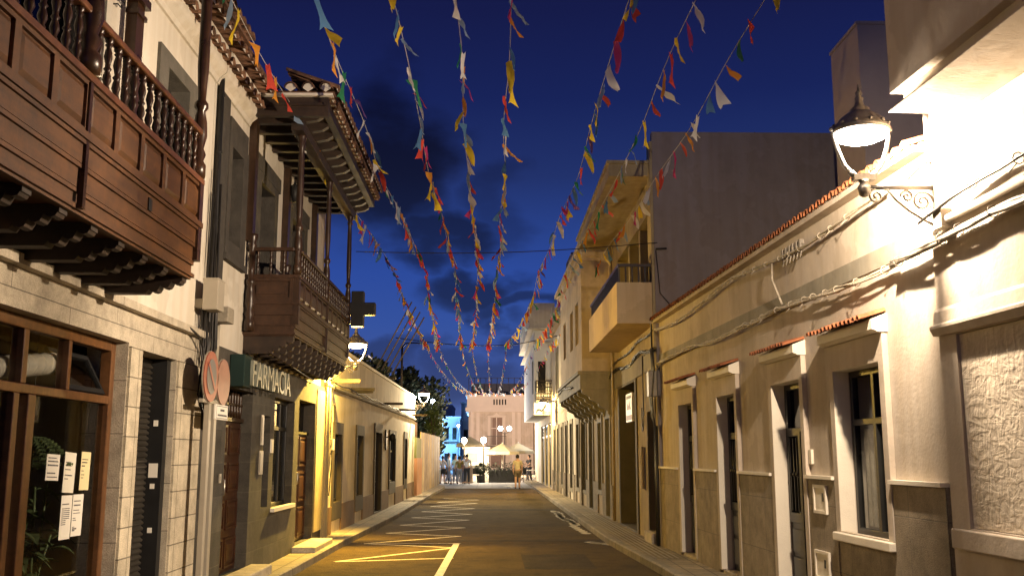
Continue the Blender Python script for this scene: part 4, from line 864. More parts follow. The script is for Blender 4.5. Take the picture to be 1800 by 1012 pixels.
# ------------------------------------------------------------------ RIGHT 3: tall yellow house
F = FY
N3 = F.root('yellow_balcony_house', 'tall ochre house with solid balcony, flat canopy and blank grey side wall', 'house', 17.8)
m = F.mb(); m.wall(-.3, 0, 17.8, 24.2, 0, 7.0, [(18.35, 22.9, 4.2, 6.25), (20.35, 22.9, .15, 3.2), (17.98, 18.75, .3, 2.5)]); m.build('front_wall', ochre, N3)
m = F.mb(); m.box(-9.0, -.0, 17.62, 17.798, 0, 7.68); m.build('grey_side_wall', greyrender, N3)
m = F.mb(); m.box(-6, -.31, 24.0, 24.2, 0, 7); m.box(-6, -.31, 17.8, 23.99, 6.8, 7.0); m.box(-6, -.31, 17.8, 23.99, 3.6, 3.9); m.box(-1.7, -1.5, 17.8, 23.9, 3.91, 6.79); m.box(-1.4, -1.3, 17.8, 23.9, 0.1, 3.58); m.build('inner_walls', ochre, N3)
m = F.mb(); m.box(0.001, .05, 17.64, 17.96, 3.62, 7.5); m.build('corner_strip', ochre, N3)
m = F.mb(); m.box(-.3, .80, 17.78, 24.6, 6.86, 7.10); m.box(-.3, .84, 17.74, 24.64, 7.10, 7.16); m.build('canopy', ochre, N3)
m = F.mb(); m.wall(.60, .70, 17.7, 22.9, 4.06, 4.82, []); m.box(0, .60, 17.7, 17.8, 4.06, 4.82); m.box(0, .60, 22.8, 22.9, 4.06, 4.82); m.box(0, .598, 17.802, 22.798, 4.06, 4.2); b_ = m.build('balcony', mat('ochre_balcony', (.66, .52, .30), .85, .06, 1.5, .3, 50, streak=.12), N3)
m = F.mb(); m.box(.62, .67, 17.72, 22.88, 5.12, 5.17); m.box(0, .62, 17.72, 17.77, 5.12, 5.17); m.build('handrail', woodBz, b_)
m = F.mb()
for i in range(42): m.box(.63, .66, 17.76 + i * .12, 17.79 + i * .12, 4.82, 5.12)
for i in range(5): m.box(.03 + i * .12, .055 + i * .12, 17.73, 17.76, 4.82, 5.12)
m.build('railing_bars', iron, b_)
for a, b in ((18.5, 19.6), (20.0, 21.1), (21.5, 22.6)): window_fill(F, N3, -.9, a, b, 4.2, 6.2, darkdoor, name='balcony_door', bars=(2, 1), transom=5.6)
for y in (19.75, 21.3): m = F.mb(); m.box(-.25, -.05, y - .09, y + .09, 4.2, 6.25); m.build('column', ochre, N3)
m = F.mb(); m.box(0.001, .03, 17.9, 24.1, 3.25, 3.62); m.build('string_course', bandgrey, N3)
m = F.mb(); m.wall(-.44, .03, 20.15, 23.1, .12, 3.25, [(20.355, 22.895, .155, 3.195)]); m.build('shopfront_surround', mat('dark_surround', (.10, .085, .06), .8), N3)
m = F.mb(); m.box(-.55, -.45, 20.35, 22.9, .15, 3.2); m.box(-.2, -.12, 20.36, 20.62, 1.0, 2.5); m.build('dark_entrance', mat('dark_grey_panel', (.05, .045, .04), .6, .1), N3)
window_fill(F, N3, -.1, 20.36, 20.9, .95, 2.45, framewood, fw=.05)
m = F.mb(); m.box(-.3, -.05, 20.36, 20.92, .15, .94); m.build('window_wall', ochre, N3)
panel_door(F, N3, -.12, 17.99, 18.74, .3, 2.5, darkdoor, 1, 3)
m = F.mb(); m.wall(-.1, .03, 17.86, 18.87, .12, 3.24, [(17.985, 18.745, .305, 2.495)]); m.build('door_surround', mat('dull_surround', (.22, .18, .11), .85, .1), N3)
m = F.mb(); m.box(-.1, .12, 17.95, 18.8, .10, .3); m.build('door_step', stone, N3)
q = F.mb(21); q.box(-.02, .06, 20.55, 21.45, 2.38, 2.98); shp = F.solo(q, 'shop_sign', mat('sign_white', (.8, .78, .74), .5), 'white shop sign with dark mountain picture over the dark entrance of the ochre house', 'sign')
# blurred picture and lettering of the panel
q = F.mb(21); q.box(.06, .063, 20.60, 21.40, 2.42, 2.52); q.prism([(20.7, 2.64), (21.3, 2.64), (21.2, 2.78), (21.05, 2.70), (20.92, 2.83), (20.8, 2.7)], 'x', .06, .064); q.build('sign_picture', mat('maroon_print', (.22, .12, .14), .6), shp)
q = F.mb(21); 
for i in range(7): q.box(.06, .063, 20.66 + i * .105, 20.72 + i * .105, 2.87, 2.93)
q.build('print_marks', ink, shp)
q = F.mb(17.9); q.box(.03, .18, 17.52, 17.72, 2.72, 3.18); 
bx = F.solo(q, 'junction_box', greyplastic, 'tall grey box with hanging wires between the ochre house and low tiled house', 'junction box', bevel=.01)
rn = random.Random(12); q = F.mb(17.9)
for i in range(12):
    y = 17.5 + i * .022; q.tube([(.1, y, 3.6), (.08, y + rn.uniform(-.05, .05), 3.2), (.13, y + rn.uniform(-.08, .08), 2.7), (.10, y + rn.uniform(-.05, .05), 2.35), (.05, 17.66, 2.15)], .011, 5)
q.tube([(.05, 17.6, 2.2), (.05, 17.6, .12)], .03, 8); q.tube([(.05, 17.74, 2.2), (.05, 17.74, .12)], .022, 8); q.tube([(.06, 17.8, 5.2), (.06, 17.8, 3.5)], .02, 6)
F.solo(q, 'cable_bundle', blackcable, 'black wires hanging below the grey box at the corner of the ochre house', 'cables')
q = F.mb(19); q.box(.031, .09, 19.22, 19.52, 1.05, 1.85); q.box(.09, .10, 19.3, 19.44, 1.5, 1.7); F.solo(q, 'meter_box', ochre, 'ochre meter cabinet on the wall between the dark entrance and narrow black door', 'meter box')
bundle(F, 17.7, 26.5, .03, lambda y: 3.62 + .05 * math.sin(y * 1.7), 6, .012, 6, blackcable, 'dark cable bundle along the ochre house under its balcony', .03, step=.25)
bundle(F, 17.7, 24.2, .02, lambda y: 3.95 - .02 * (y - 17.7) + .03 * math.sin(y * 2), 3, .010, 8, blackcable, 'upper dark cable run just below the solid balcony of the ochre house', .02, step=.25)
q = F.mb(19); q.tube([(.04, 19.1, 3.6), (.04, 19.1, 2.3), (.05, 19.16, 2.15), (.04, 19.3, 2.3), (.04, 19.3, 2.6)], .012, 6); F.solo(q, 'cable_loop', blackcable, 'looped cable hanging beside the dark entrance of the ochre house', 'cables')
q = F.mb(23.7); q.tube([(.06, 23.7, 6.8), (.06, 23.7, .15)], .03, 8); F.solo(q, 'drainpipe', mat('ochre_pipe', (.35, .26, .12), .5), 'ochre downpipe at the far end of the ochre balcony house', 'drainpipe')

# ------------------------------------------------------------------ RIGHT 4: house with bracketed upper floor
F = FM
N4 = F.root('bracketed_house', 'pale house whose upper floor juts out on dark scalloped brackets', 'house', 24.25)
GO = [(24.7, 25.6, .15, 2.6), (26.5, 27.3, .75, 2.55), (28.6, 29.6, .15, 2.75), (30.6, 31.6, .6, 2.7), (32.8, 33.7, .6, 2.7)]
m = F.mb(); m.wall(-.3, 0, 24.22, 34.4, 0, 6.7, GO + [(32.2, 33.2, 4.4, 6.0)]); m.build('wall', cream, N4)
for a, b, c, d in GO:
    m = F.mb(); m.wall(-.2, .038, a - .13, b + .13, max(.12, c - .12), d + .3, [(a + .005, b - .005, c + .005, d - .005)]); m.build('surround', bandgrey, N4)
    (window_fill if c > .3 else window_fill)(F, N4, -.12, a, b, c, d, darkdoor, name='window' if c > .3 else 'door', transom=c + (d - c) * .68)
window_fill(F, N4, -.12, 32.2, 33.2, 4.4, 6.0, darkdoor)
edges = [24.3] + [v for a, b, c, d in GO for v in (a - .14, b + .14)] + [34.3]
for a, b in zip(edges[::2], edges[1::2]): m = F.mb(); m.box(0.001, .035, a, b, .1, .95); m.build('dado', dadostone, N4)
m = F.mb(); m.wall(.62, .72, 24.5, 31.3, 3.75, 6.55, [(25.3, 26.2, 4.55, 5.65), (26.9, 27.8, 4.55, 5.65), (29.3, 30.2, 4.55, 5.65)]); m.box(0, .62, 24.5, 24.62, 3.75, 6.55); m.box(0, .62, 31.18, 31.3, 3.75, 6.55); m.box(0, .61, 24.63, 31.17, 3.75, 3.85); up = m.build('upper_floor', cream, N4)
for a in (25.3, 26.9, 29.3): window_fill(F, N4, .58, a, a + .9, 4.55, 5.65, darkdoor)
m = F.mb(); m.box(-.3, .82, 24.42, 31.4, 6.552, 6.66); m.box(-.3, .90, 24.36, 31.46, 6.662, 6.78); m.box(-.3, .76, 24.46, 31.3, 6.782, 7.1); m.build('cornice', cream, N4)
m = F.mb(); m.box(0, .78, 24.4, 31.4, 3.30, 3.745); m.box(0, .84, 24.36, 31.45, 3.66, 3.749 - .002); m.build('floor_band', bandgrey, N4)
for i in range(7):
    yy = 24.5 + i * 1.12; pts = [(0, 3.298), (.74, 3.298), (.74, 3.22)]
    for k in range(1, 4):
        x = .74 - .22 * k; z = 3.22 - .17 * k
        pts += [(x + .17, z + .13), (x + .09, z + .10), (x + .03, z + .06), (x + .02, z)]
    pts += [(0, 2.62)]; q = F.mb(); q.prism(pts, 'y', yy - .09, yy + .09); q.build('bracket', bandgrey, N4)
m = F.mb(); m.box(-6, -.31, 24.3, 34.3, 6.5, 6.7); m.box(-6, -.31, 24.21, 24.29, 0, 6.7); m.build('roof_slab', cream, N4)
bundle(F, 26.3, 45, .78, lambda y: 3.55 + .08 * math.sin(y * .9), 4, .014, 10, blackcable, 'dark cables along the jutting upper floor of the bracketed house', .03, step=.4)
q = F.mb(27); q.tube([(.8, 31.5, 6.6), (.05, 31.6, 6.3), (.05, 31.6, .12)], .035, 8); F.solo(q, 'drainpipe', pvc, 'pale downpipe on the bracketed house running down from its cornice', 'drainpipe')

# ------------------------------------------------------------------ RIGHT 5: further row
N5 = F.root('cream_terrace_house', 'cream house with many narrow windows beyond the bracketed house', 'house', 34.45)
GO = [(35.3, 36.2, .5, 2.8), (37.4, 38.3, .12, 2.8), (39.6, 40.5, .5, 2.8), (41.8, 42.7, .12, 2.8), (43.8, 44.7, .5, 2.8)]
UO = [(36, 37, 4.3, 6.1), (39, 40, 4.3, 6.1), (42, 43, 4.3, 6.1)]
m = F.mb(); m.wall(-.3, 0, 34.45, 45.8, 0, 7.1, GO + UO); m.build('wall', white, N5)
for a, b, c, d in GO + UO:
    m = F.mb(); m.wall(-.2, .038, a - .14, b + .14, max(.12, c - .12), d + .16, [(a + .005, b - .005, c + .005, d - .005)]); m.build('surround', bandgrey, N5); window_fill(F, N5, -.12, a, b, c, d, darkdoor, transom=c + (d - c) * .68)
edges = [34.5] + [v for a, b, c, d in GO for v in (a - .14, b + .14)] + [45.7]
for a, b in zip(edges[::2], edges[1::2]): m = F.mb(); m.box(0.001, .035, a, b, .1, 1.0); m.build('dado', dadostone, N5)
m = F.mb(); m.box(-.3, .12, 34.4, 45.9, 7.1, 7.2); m.box(-.3, .2, 34.4, 45.9, 7.2, 7.3); m.box(-.3, 0.05, 34.4, 45.85, 7.3, 7.7); m.build('cornice', cream, N5)
m = F.mb(); m.box(-6, -.31, 34.4, 45.8, 6.9, 7.1); m.build('roof_slab', cream, N5)
m = F.mb(); m.box(-5, -.25, 38.0, 40.5, 7.1, 9.6); m.build('rooftop_block', greyrender, N5)
q = F.mb(43); q.box(.04, .10, 42.9, 44.1, 3.1, 4.0); F.solo(q, 'street_sign', trimw, 'white panel fixed to the cream terrace house beside the far right lamp', 'sign')
N6 = F.root('white_balcony_house', 'white house with projecting balcony storey at the plaza end of the right side', 'house', 46)
m = F.mb(); m.wall(-.3, 0, 46, 62, 0, 8.6, [(47, 49.2, .12, 3.2), (49.7, 52, .12, 3.2), (52.6, 55, .12, 3.2)]); m.box(-6, -.31, 46, 46.2, 0, 8.6); m.build('wall', white, N6)
for a, b in ((47, 49.2), (49.7, 52), (52.6, 55)): window_fill(F, N6, -.1, a, b, .12, 3.2, darkdoor, name='shop_door', bars=(3, 1), transom=2.6, fw=.09)
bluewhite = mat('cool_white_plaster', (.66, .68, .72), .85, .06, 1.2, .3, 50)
m = F.mb(); m.box(0.001, .80, 47.0, 58.5, 3.55, 7.6); bb = m.build('projecting_storey', bluewhite, N6)
m = F.mb(); m.box(-.1, 1.0, 46.8, 59, 7.0, 7.02); m.box(-.2, 1.08, 46.6, 59.5, 7.602, 7.72); m.box(-.2, 1.02, 46.7, 59.4, 7.722, 8.9); m.build('cornice', white, N6)
m = F.mb(); m.box(.78, .82, 47.6, 48.5, 4.6, 6.2); m.box(.25, .6, 46.95, 47.001, 4.6, 6.1); m.build('window', blackp, bb)
m = F.mb(); m.box(0, .74, 46.0, 46.98, 4.1, 4.2)
for i in range(9): m.tube([(.05 + .085 * i, 46.02, 4.2), (.05 + .085 * i, 46.02, 5.1)], .016, 5)
for i in range(9): m.tube([(.73, 46.05 + .11 * i, 4.2), (.73, 46.05 + .11 * i, 5.1)], .016, 5)
m.box(0, .76, 46.0, 46.04, 5.08, 5.13); m.box(.70, .76, 46.04, 46.96, 5.08, 5.13)
for k in range(5): m.box(0, .74, 46.005, 46.035, 4.28 + k * .17, 4.31 + k * .17)
m.build('iron_balcony', iron, N6)

# ------------------------------------------------------------------ street lamps
def street_lamp(loc, wall_dx, label, col, power, group=None, r=.03, glow=60, rz=0, beam=500, aim=0., across=6.2, sz=130):
    t_ = thing('street_lamp', label, 'street lamp', loc, rz, 'wrought-iron wall lamps along the street'); s = 1 if wall_dx > 0 else -1; W = abs(wall_dx)
    q = MB(); q.lathe([(.215, .40), (.222, .42), (.215, .44), (.19, .47), (.15, .52), (.11, .55), (.07, .575), (.075, .59), (.04, .62), (.03, .66), (.036, .68), (.02, .70), (.03, .725), (.012, .75), (.002, .80)], 0, 0, 0, 28)
    for k in range(12): a = 2 * PI * k / 12; q.ball(.205 * math.cos(a), .205 * math.sin(a), .455, .017)
    q.v = q.v; sh = q.build('lamp_shade', lampmet, t_)
    # open underside: remove the lower cap by building it as a reflector
    q = MB(); q.lathe([(.208, .398), (.198, .368), (.135, .340), (.001, .326)], 0, 0, 0, 24)
    q.f = q.f[:-2] + [q.f[-2]]; q.build('glowing_lens', emit('lamp_glow_' + {0: 'a', 1: 'b', 2: 'c', 3: 'd'}[len([x for x in MATS if x.startswith('lamp_glow')]) % 4] + str(len(MATS)), tuple(.35 + .65 * k for k in col), glow), t_)
    for sx in (-1, 1):
        q = MB(); q.tube([(sx * .04, 0, .055), (sx * .09, 0, .075), (sx * .145, 0, .14), (sx * .19, 0, .26), (sx * .214, 0, .36), (sx * .218, 0, .42)], [.016, .018, .017, .016, .015, .013], 10); q.ball(sx * .09, 0, .075, .026); q.ball(sx * .225, 0, .43, .022)
        q.build('arm', mat('pale_lamp_metal', (.55, .53, .48), .35, .1, 9), t_)
    q = MB(); q.box(-.085, .085, -.035, .035, .02, .07); q.lathe([(.02, -.11), (.045, -.09), (.05, -.03), (.03, 0), (.045, .02)], 0, 0, 0, 10); q.build('lamp_base', lampmet, t_)
    q = MB(); q.tube([(0, 0, -.03), (s * W, 0, -.03)], .014, 8); q.tube([(s * W * .12, 0, -.045), (s * (W - .03), 0, -.045)], .009, 6); q.box(min(s * (W - .02), s * W), max(s * (W - .02), s * W), -.03, .03, -.34, .16)
    q.tube([(s * (W - .02), 0, -.34), (s * (W - .10), 0, -.30), (s * W * .60, 0, -.22), (s * W * .42, 0, -.13), (s * W * .32, 0, -.05)], .010, 6)
    def spiral(cx, cz, r0, turns, sg, ph=0):
        n = int(turns * 14); q.tube([(s * (cx + r0 * (1 - i / (n + 3)) * math.cos(sg * 2 * PI * i / 14 + ph)), 0, cz + r0 * (1 - i / (n + 3)) * math.sin(sg * 2 * PI * i / 14 + ph)) for i in range(n)], .009, 6)
    spiral(W - .12, -.145, .085, 1.8, 1); spiral(W * .58, -.105, .052, 1.6, -1, PI); spiral(W * .16, -.105, .06, 1.6, 1, PI / 2)
    q.tube([(s * (W - .01), 0, .16), (s * (W - .06), 0, .17), (s * (W - .15), 0, .10), (s * (W - .22), 0, .03)], .008, 6)
    q.build('wrought_bracket', lampmet, t_)
    ld = bpy.data.lights.new('lamp_light', 'POINT'); ld.energy = power; ld.color = col; ld.shadow_soft_size = r; lo = bpy.data.objects.new('lamp_light', ld); link(lo, t_); lo.location = (0, 0, .28)
    sd = bpy.data.lights.new('lamp_beam', 'SPOT'); sd.energy = beam; sd.color = col; sd.shadow_soft_size = .03; sd.spot_size = R(sz); sd.spot_blend = .9; so = bpy.data.objects.new('lamp_beam', sd); link(so, t_); so.location = (0, 0, .285)
    so.rotation_euler = Vector((-s * across, aim, -2.6)).to_track_quat('-Z', 'Y').to_euler()
    return t_
street_lamp((2.86, 7.25, 3.76), .565, 'brightly lit wrought-iron wall lamp at the upper right of the photo', (1, .78, .56), P_R := 820, beam=2300, aim=4.)
p = FLL.pt(.56, 19.45, 3.42); street_lamp((p.x, p.y, 3.45), -.56, 'lit yellow wall lamp just past the dark roofed balcony', (1, .62, .11), 620, beam=4700, aim=-1., across=-.7, sz=124)
p = FLL.pt(.40, 38.3, 3.6); street_lamp((p.x, p.y, 3.62), -.42, 'lit wall lamp at the far end of the low cream house', (1, .80, .48), 1600, glow=80, beam=1500, aim=-9)
p = FM.pt(.50, 44.6, 3.6); street_lamp((p.x, p.y, 3.6), .5, 'lit orange-yellow wall lamp on the far right row of houses', (1, .66, .22), 1300, glow=80, beam=400, aim=-8)
# ------------------------------------------------------------------ trees and far left side
crown_m = mat('tree_foliage', (.018, .026, .010), .8, .4, 2.5); crown_l = mat('lamplit_foliage', (.10, .14, .03), .6, .4, 3)  # second, brighter leaf colour paints lamplight onto the small tree
bark = mat('bark', (.09, .07, .05), .95, .3, 6, .6, 20)
def make_tree(loc, h, rx, ry, rz, seed, label, n=3600, m_=None, name='street_tree', th=None, ls=.22):
    rn = random.Random(seed); t_ = thing(name, label, 'tree', loc, 0, 'trees behind the low houses on the left')
    q = MB(); th = th or h * .45
    q.tube([(0, 0, -.1), (.05, .02, th * .5), (-.05, .03, th)], [h * .035, h * .028, h * .022], 10)
    for i in range(7):
        a = i * .9 + rn.random(); q.tube([(-.03, .02, th * rn.uniform(.75, 1)), (math.cos(a) * rx * .3, math.sin(a) * ry * .3, th + (h - th) * .35), (math.cos(a) * rx * .65, math.sin(a) * ry * .65, th + (h - th) * rn.uniform(.4, .8))], [h * .016, h * .011, h * .005], 6)
    q.build('trunk', bark, t_)
    cl = []
    for i in range(26):
        a = rn.uniform(0, 6.28); u = rn.uniform(-1, 1); r_ = rn.random() ** .45; k = math.sqrt(max(0, 1 - u * u)); cl.append((rx * r_ * k * math.cos(a), ry * r_ * k * math.sin(a), h - rz + rz * r_ * u, rn.uniform(.28, .55)))
    q = MB(); vs = []; fs = []
    for i in range(n):
        c = rn.choice(cl); d = Vector((rn.gauss(0, 1), rn.gauss(0, 1), rn.gauss(0, 1))).normalized() * rn.random() ** .45 * c[3]
        p = Vector((c[0] + d.x * rx, c[1] + d.y * ry, c[2] + d.z * rz * .8)); nrm = Vector((rn.gauss(0, 1), rn.gauss(0, 1), rn.gauss(0, 1))).normalized(); a = nrm.orthogonal().normalized(); b = nrm.cross(a); s = ls * rn.uniform(.5, 1.2)
        k = len(vs); vs += [tuple(p - a * s), tuple(p - b * s * .5), tuple(p + a * s), tuple(p + b * s * .5)]; fs.append((k, k + 1, k + 2, k + 3))
    q.add(vs, fs); q.build('crown', m_ or crown_m, t_); return t_
make_tree((-6.9, 48, 0), 6.2, 2.9, 3.4, 3.3, 1, 'dark broad tree rising right behind the far end of the low cream house', 13000)
make_tree((-5.2, 62, 0), 6.9, 2.3, 3, 3.9, 2, 'tall dark tree at the end of the boarding, nearest the people', 15000)
make_tree((-6.2, 68, 0), 7.0, 2.6, 2.5, 3.4, 9, 'dark tree behind the one nearest the people', 7000)
make_tree((-8.4, 52, 0), 6.9, 3.2, 4, 3.0, 3, 'dark tree showing over the middle of the low roof on the left', 7500)
make_tree((-7.8, 58, 0), 6.9, 3.2, 4, 3.4, 4, 'dark tree showing over the low roof near the leaning poles', 7500)
make_tree((-10.5, 70, 0), 8.4, 4, 4, 4, 5, 'dark tree farthest left behind the low roof', 7500)
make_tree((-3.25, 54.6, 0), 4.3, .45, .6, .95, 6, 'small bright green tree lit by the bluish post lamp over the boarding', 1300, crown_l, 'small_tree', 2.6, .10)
# bluish post lamp behind
pl = thing('post_lamp', 'bluish-white globe lamp on a post among the dark trees', 'street lamp', (-3.42, 56.5, 0))
q = MB(); q.lathe([(.09, 0), (.07, .4), (.045, .5), (.035, 4.3), (.07, 4.4), (.09, 4.5)], 0, 0, 0, 10); q.build('post', iron, pl)
q = MB(); q.ball(0, 0, 4.70, .12); q.build('globe', emit('blue_white_glow', (.70, .88, 1.), 60), pl)
def plight(loc, e, c, r=.15, parent=None):
    ld = bpy.data.lights.new('lamp_light', 'POINT'); ld.energy = e; ld.color = c; ld.shadow_soft_size = r; o = bpy.data.objects.new('lamp_light', ld); link(o, parent); o.location = loc; return o
plight((.3, -.25, 4.70), 260, (.60, .80, 1.), .1, pl)
# leaning poles and a street-lighting mast behind the low house
lp = thing('leaning_poles', 'four long parallel poles leaning to the right above the low roof', 'poles', (-3.55, 30, 4.4))
for i in range(4):
    q = MB(); q.tube([(.16 * i, 0, -.1 - .07 * i), (.13 * i + 1.05, 0, 1.95 - .16 * i)], .022, 8); q.build('pole', greyplastic, lp)
q = MB(); q.box(-.1, .6, -.05, .05, -.45, -.38); q.build('base_rail', iron, lp)
mp_ = thing('lamp_mast', 'slim unlit mast with a short arm above the low roof on the left', 'mast', (-3.9, 42.2, 0))
q = MB(); q.tube([(0, 0, 0), (0, 0, 6.3)], [.07, .045], 8); q.build('post', iron, mp_); q = MB(); q.tube([(0, 0, 6.25), (.15, 0, 6.42), (.5, 0, 6.45), (1.0, 0, 6.4)], .03, 6); q.build('arm', iron, mp_)
hs = thing('hillside_house', 'small pale house among the dark trees above the low roof', 'house', (-12.5, 75, 0)); q = MB(); q.box(-3, 3, 0, 4, 0, 9.2); q.box(2.9, 4.2, .5, 4, 0, 8.4); q.build('walls', bluewhite, hs); q = MB(); q.box(-1.2, .2, -.02, .0, 7.9, 8.6); q.build('window', blackp, hs)

# ------------------------------------------------------------------ plaza
pink = mat('pink_plaster', (.57, .48, .40), .85, .08, .8, .3, 30, streak=.08); pinktrim = mat('pale_pink_trim', (.66, .56, .48), .8, .05, 1)
PB = thing('plaza_building', 'two-storey pink building with white trim, balcony window and flag-hung roof terrace facing down the street', 'building', (.45, 90, 0))
q = MB()
def front(q, x0, x1, z0, z1, y, t, holes):      # wall facing the viewer
    w_ = MB(); w_.wall(y, y + t, x0, x1, z0, z1, holes); q.v += [(b, a, c) for a, b, c in w_.v]; o = len(q.v) - len(w_.v); q.f += [tuple(o + i for i in f) for f in w_.f]; q.sm += [False] * len(w_.f)
H = [(-.55, .45, 2.55, 5.0), (-.55, .45, .1, 2.2), (-3.3, -2.0, .1, 2.3), (2.2, 3.6, .1, 2.3)]
front(q, -2.6, 3.3, 0, 5.9, 0, .4, H[:2]); q.box(-2.6, 3.3, .4, 9, 0, 5.9); q.build('walls', pink, PB)
q = MB(); q.box(-2.85, 3.5, -.35, 9, 5.5, 5.62); q.box(-2.75, 3.4, -.18, 9, 5.9, 6.95); q.box(-2.9, 3.5, -.40, 9, 6.951, 7.05); q.box(-2.9, 3.5, -.30, 0, 5.62, 5.899)
for x in (-2.45, -1.9, 1.35, 1.85): q.box(x, x + .3, -.10, -.002, .2, 5.49)
q.wall; q.box(-.85, -.62, -.08, -.002, 2.4, 5.05); q.box(.52, .75, -.08, -.002, 2.4, 5.05); q.prism([(-.95, 5.06), (.85, 5.06), (.75, 5.16), (.2, 5.2), (-.05, 5.45), (-.3, 5.2), (-.85, 5.16)], 'y', -.1, -.003); q.build('trim', pinktrim, PB)
q = MB()
for i in range(5): q.box(-.35 + i * .26, -.22 + i * .26, -.19, -.181, 6.15, 6.65)
q.build('parapet_slots', blackp, PB)
q = MB(); q.box(-.55, .45, .2, .25, 2.55, 5.0); q.box(-.55, .45, .2, .25, .1, 2.2); q.build('window', mat('brown_shutter', (.16, .08, .05), .5), PB)
q = MB(); q.box(-.09, -.01, .12, .195, 2.56, 4.99); q.box(-.54, .44, .13, .197, 4.0, 4.08); q.box(-.5, -.45, .12, .195, 2.56, 4.99); q.build('window_bars', pinktrim, PB)
q = MB(); q.box(-2.6, 3.3, -.04, -.003, 2.3, 2.36); q.box(-2.6, 3.3, -.06, -.003, .0, .5); q.build('string_course', pinktrim, PB)
q = MB(); q.box(-.95, .85, -.6, -.002, 2.36, 2.46)
for i in range(16): q.box(-.93 + i * .117, -.91 + i * .117, -.6, -.58, 2.46, 3.3)
q.box(-.95, .85, -.61, -.57, 3.3, 3.34); q.build('iron_balcony', iron, PB)
q = MB()
for i in range(12): q.tube([(-2.6 + .52 * i, -.1, 7.05), (-2.6 + .52 * i, -.1, 8.6)], .03, 5)
for z in (7.9, 8.6): q.tube([(-2.6, -.1, z), (3.2, -.1, z)], .025, 5)
q.box(-2.4, 3.0, 1.5, 2, 7.05, 8.2); q.build('roof_terrace', mat('dark_terrace', (.05, .05, .07), .7), PB)
# flag-like decorations hung on its facade
SB2 = thing('side_house', 'brown-doored building right of the pink plaza building', 'building', (4.9, 86, 0))
q = MB(); front(q, -1.15, 3, 0, 6.3, 0, .3, [(-.6, .4, 2.9, 5.0), (-.7, .9, .1, 2.3)]); q.box(-1.15, 3, .3, 6, 0, 6.3); q.build('walls', mat('brown_wall', (.2, .12, .08), .8, .1), SB2)
q = MB(); q.box(-1.15, 3, -.1, -.002, 0.1, 2.8); q.build('shopfront', bluewhite, SB2); q = MB(); q.box(-.8, .6, -.12, -.101, .2, 1.7); q.box(-.6, .4, .1, .2, 2.9, 5.0); q.build('door', blackp, SB2)
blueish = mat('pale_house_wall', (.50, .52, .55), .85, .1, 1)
for i, (x, y, w_, h_, lb) in enumerate(((-5.2, 102, 1.9, 5.4, 'narrow pale house in blue light, left of the pink plaza building'), (-3.45, 110, 1.6, 7.3, 'taller pale house farther down the blue-lit side street'), (-7.3, 90, 2.4, 5.0, 'pale house at the left mouth of the blue-lit side street'), (-6.6, 122, 1.6, 7.6, 'most distant pale house at the end of the blue-lit side street'))):
    b_ = thing('side_street_house', lb, 'house', (x, y, 0), 0, 'houses of the blue-lit side street'); q = MB(); front(q, 0, w_, 0, h_, 0, .3, [(.3 + k * .8, .75 + k * .8, z, z + 1.2) for k in range(int(w_ / .8)) for z in (.6, 3.2)]); q.box(0, w_, .3, 11, 0, h_); q.build('walls', blueish, b_)
    q = MB(); q.box(-.08, w_ + .08, -.12, 11, h_, h_ + .15); q.build('cornice', bluewhite, b_)
    for k in range(int(w_ / .8)):
        for z in (.6, 3.2): q = MB(); q.box(.3 + k * .8, .75 + k * .8, .15, .2, z, z + 1.2); q.box(.5 + k * .8, .54 + k * .8, .10, .149, z, z + 1.2); q.build('window', blackp, b_)
    q = MB(); q.box(.1, w_ - .1, -.4, -.002, 2.9, 3.0)
    for k in range(12): q.box(.12 + k * (w_ - .24) / 12, .14 + k * (w_ - .24) / 12, -.4, -.38, 3, 3.8)
    q.build('balcony_rail', iron, b_)
tw = mat('kiosk_white', (.75, .70, .58), .6, .04)
KS = thing('kiosk', 'bright white kiosk under an umbrella at the left of the plaza terrace', 'kiosk', (-1.02, 63.6, 0))
q = MB(); q.box(-.8, .8, 0, 1.5, .0, 2.05); q.build('body', tw, KS); q = MB(); q.box(-.88, .88, -.15, 1.6, 2.05, 2.15); q.build('roof', tw, KS); q = MB(); q.box(-.6, .1, -.02, -.001, 1.2, 1.8); q.build('hatch', mat('kiosk_hatch', (.35, .30, .22), .6), KS); q = MB(); q.box(-.8, .8, -.3, -.021, 1.02, 1.1); q.build('counter', tw, KS)
umb = mat('umbrella_canvas', (.75, .60, .33), .8, .05, 3)
def umbrella(loc, r, h, lb, seed):
    t_ = thing('parasol', lb, 'parasol', loc, 0, 'cream parasols on the plaza terrace'); q = MB(); q.lathe([(.35, 0), (.35, .08), (.04, .1), (.03, h + .6)], 0, 0, 0, 8); q.build('pole', trimw, t_)
    q = MB(); n = 8; vs = [(0, 0, h + .55)] + [(r * math.cos(2 * PI * k / n + .39), r * math.sin(2 * PI * k / n + .39), h) for k in range(n)] + [(r * math.cos(2 * PI * k / n + .39), r * math.sin(2 * PI * k / n + .39), h - .18) for k in range(n)]
    q.add(vs, [(0, 1 + k, 1 + (k + 1) % n) for k in range(n)] + [(1 + k, 1 + (k + 1) % n, 9 + (k + 1) % n, 9 + k) for k in range(n)]); q.build('canopy', umb, t_)
    for k in range(4): a = k * PI / 4 + .39; q = MB(); q.tube([(-r * .97 * math.cos(a), -r * .97 * math.sin(a), h), (0, 0, h + .5), (r * .97 * math.cos(a), r * .97 * math.sin(a), h)], .015, 4); q.build('rib', woodD, t_)
umbrella((.65, 64, 0), 1.2, 1.86, 'large cream parasol in the middle of the plaza terrace', 1); umbrella((1.75, 66.5, 0), 1.15, 1.92, 'white parasol right of and behind the large cream one', 2); umbrella((-1.5, 67, 0), 1.0, 2.35, 'cream parasol beside the bright white kiosk', 3)
hedge = MB(); rn = random.Random(8)
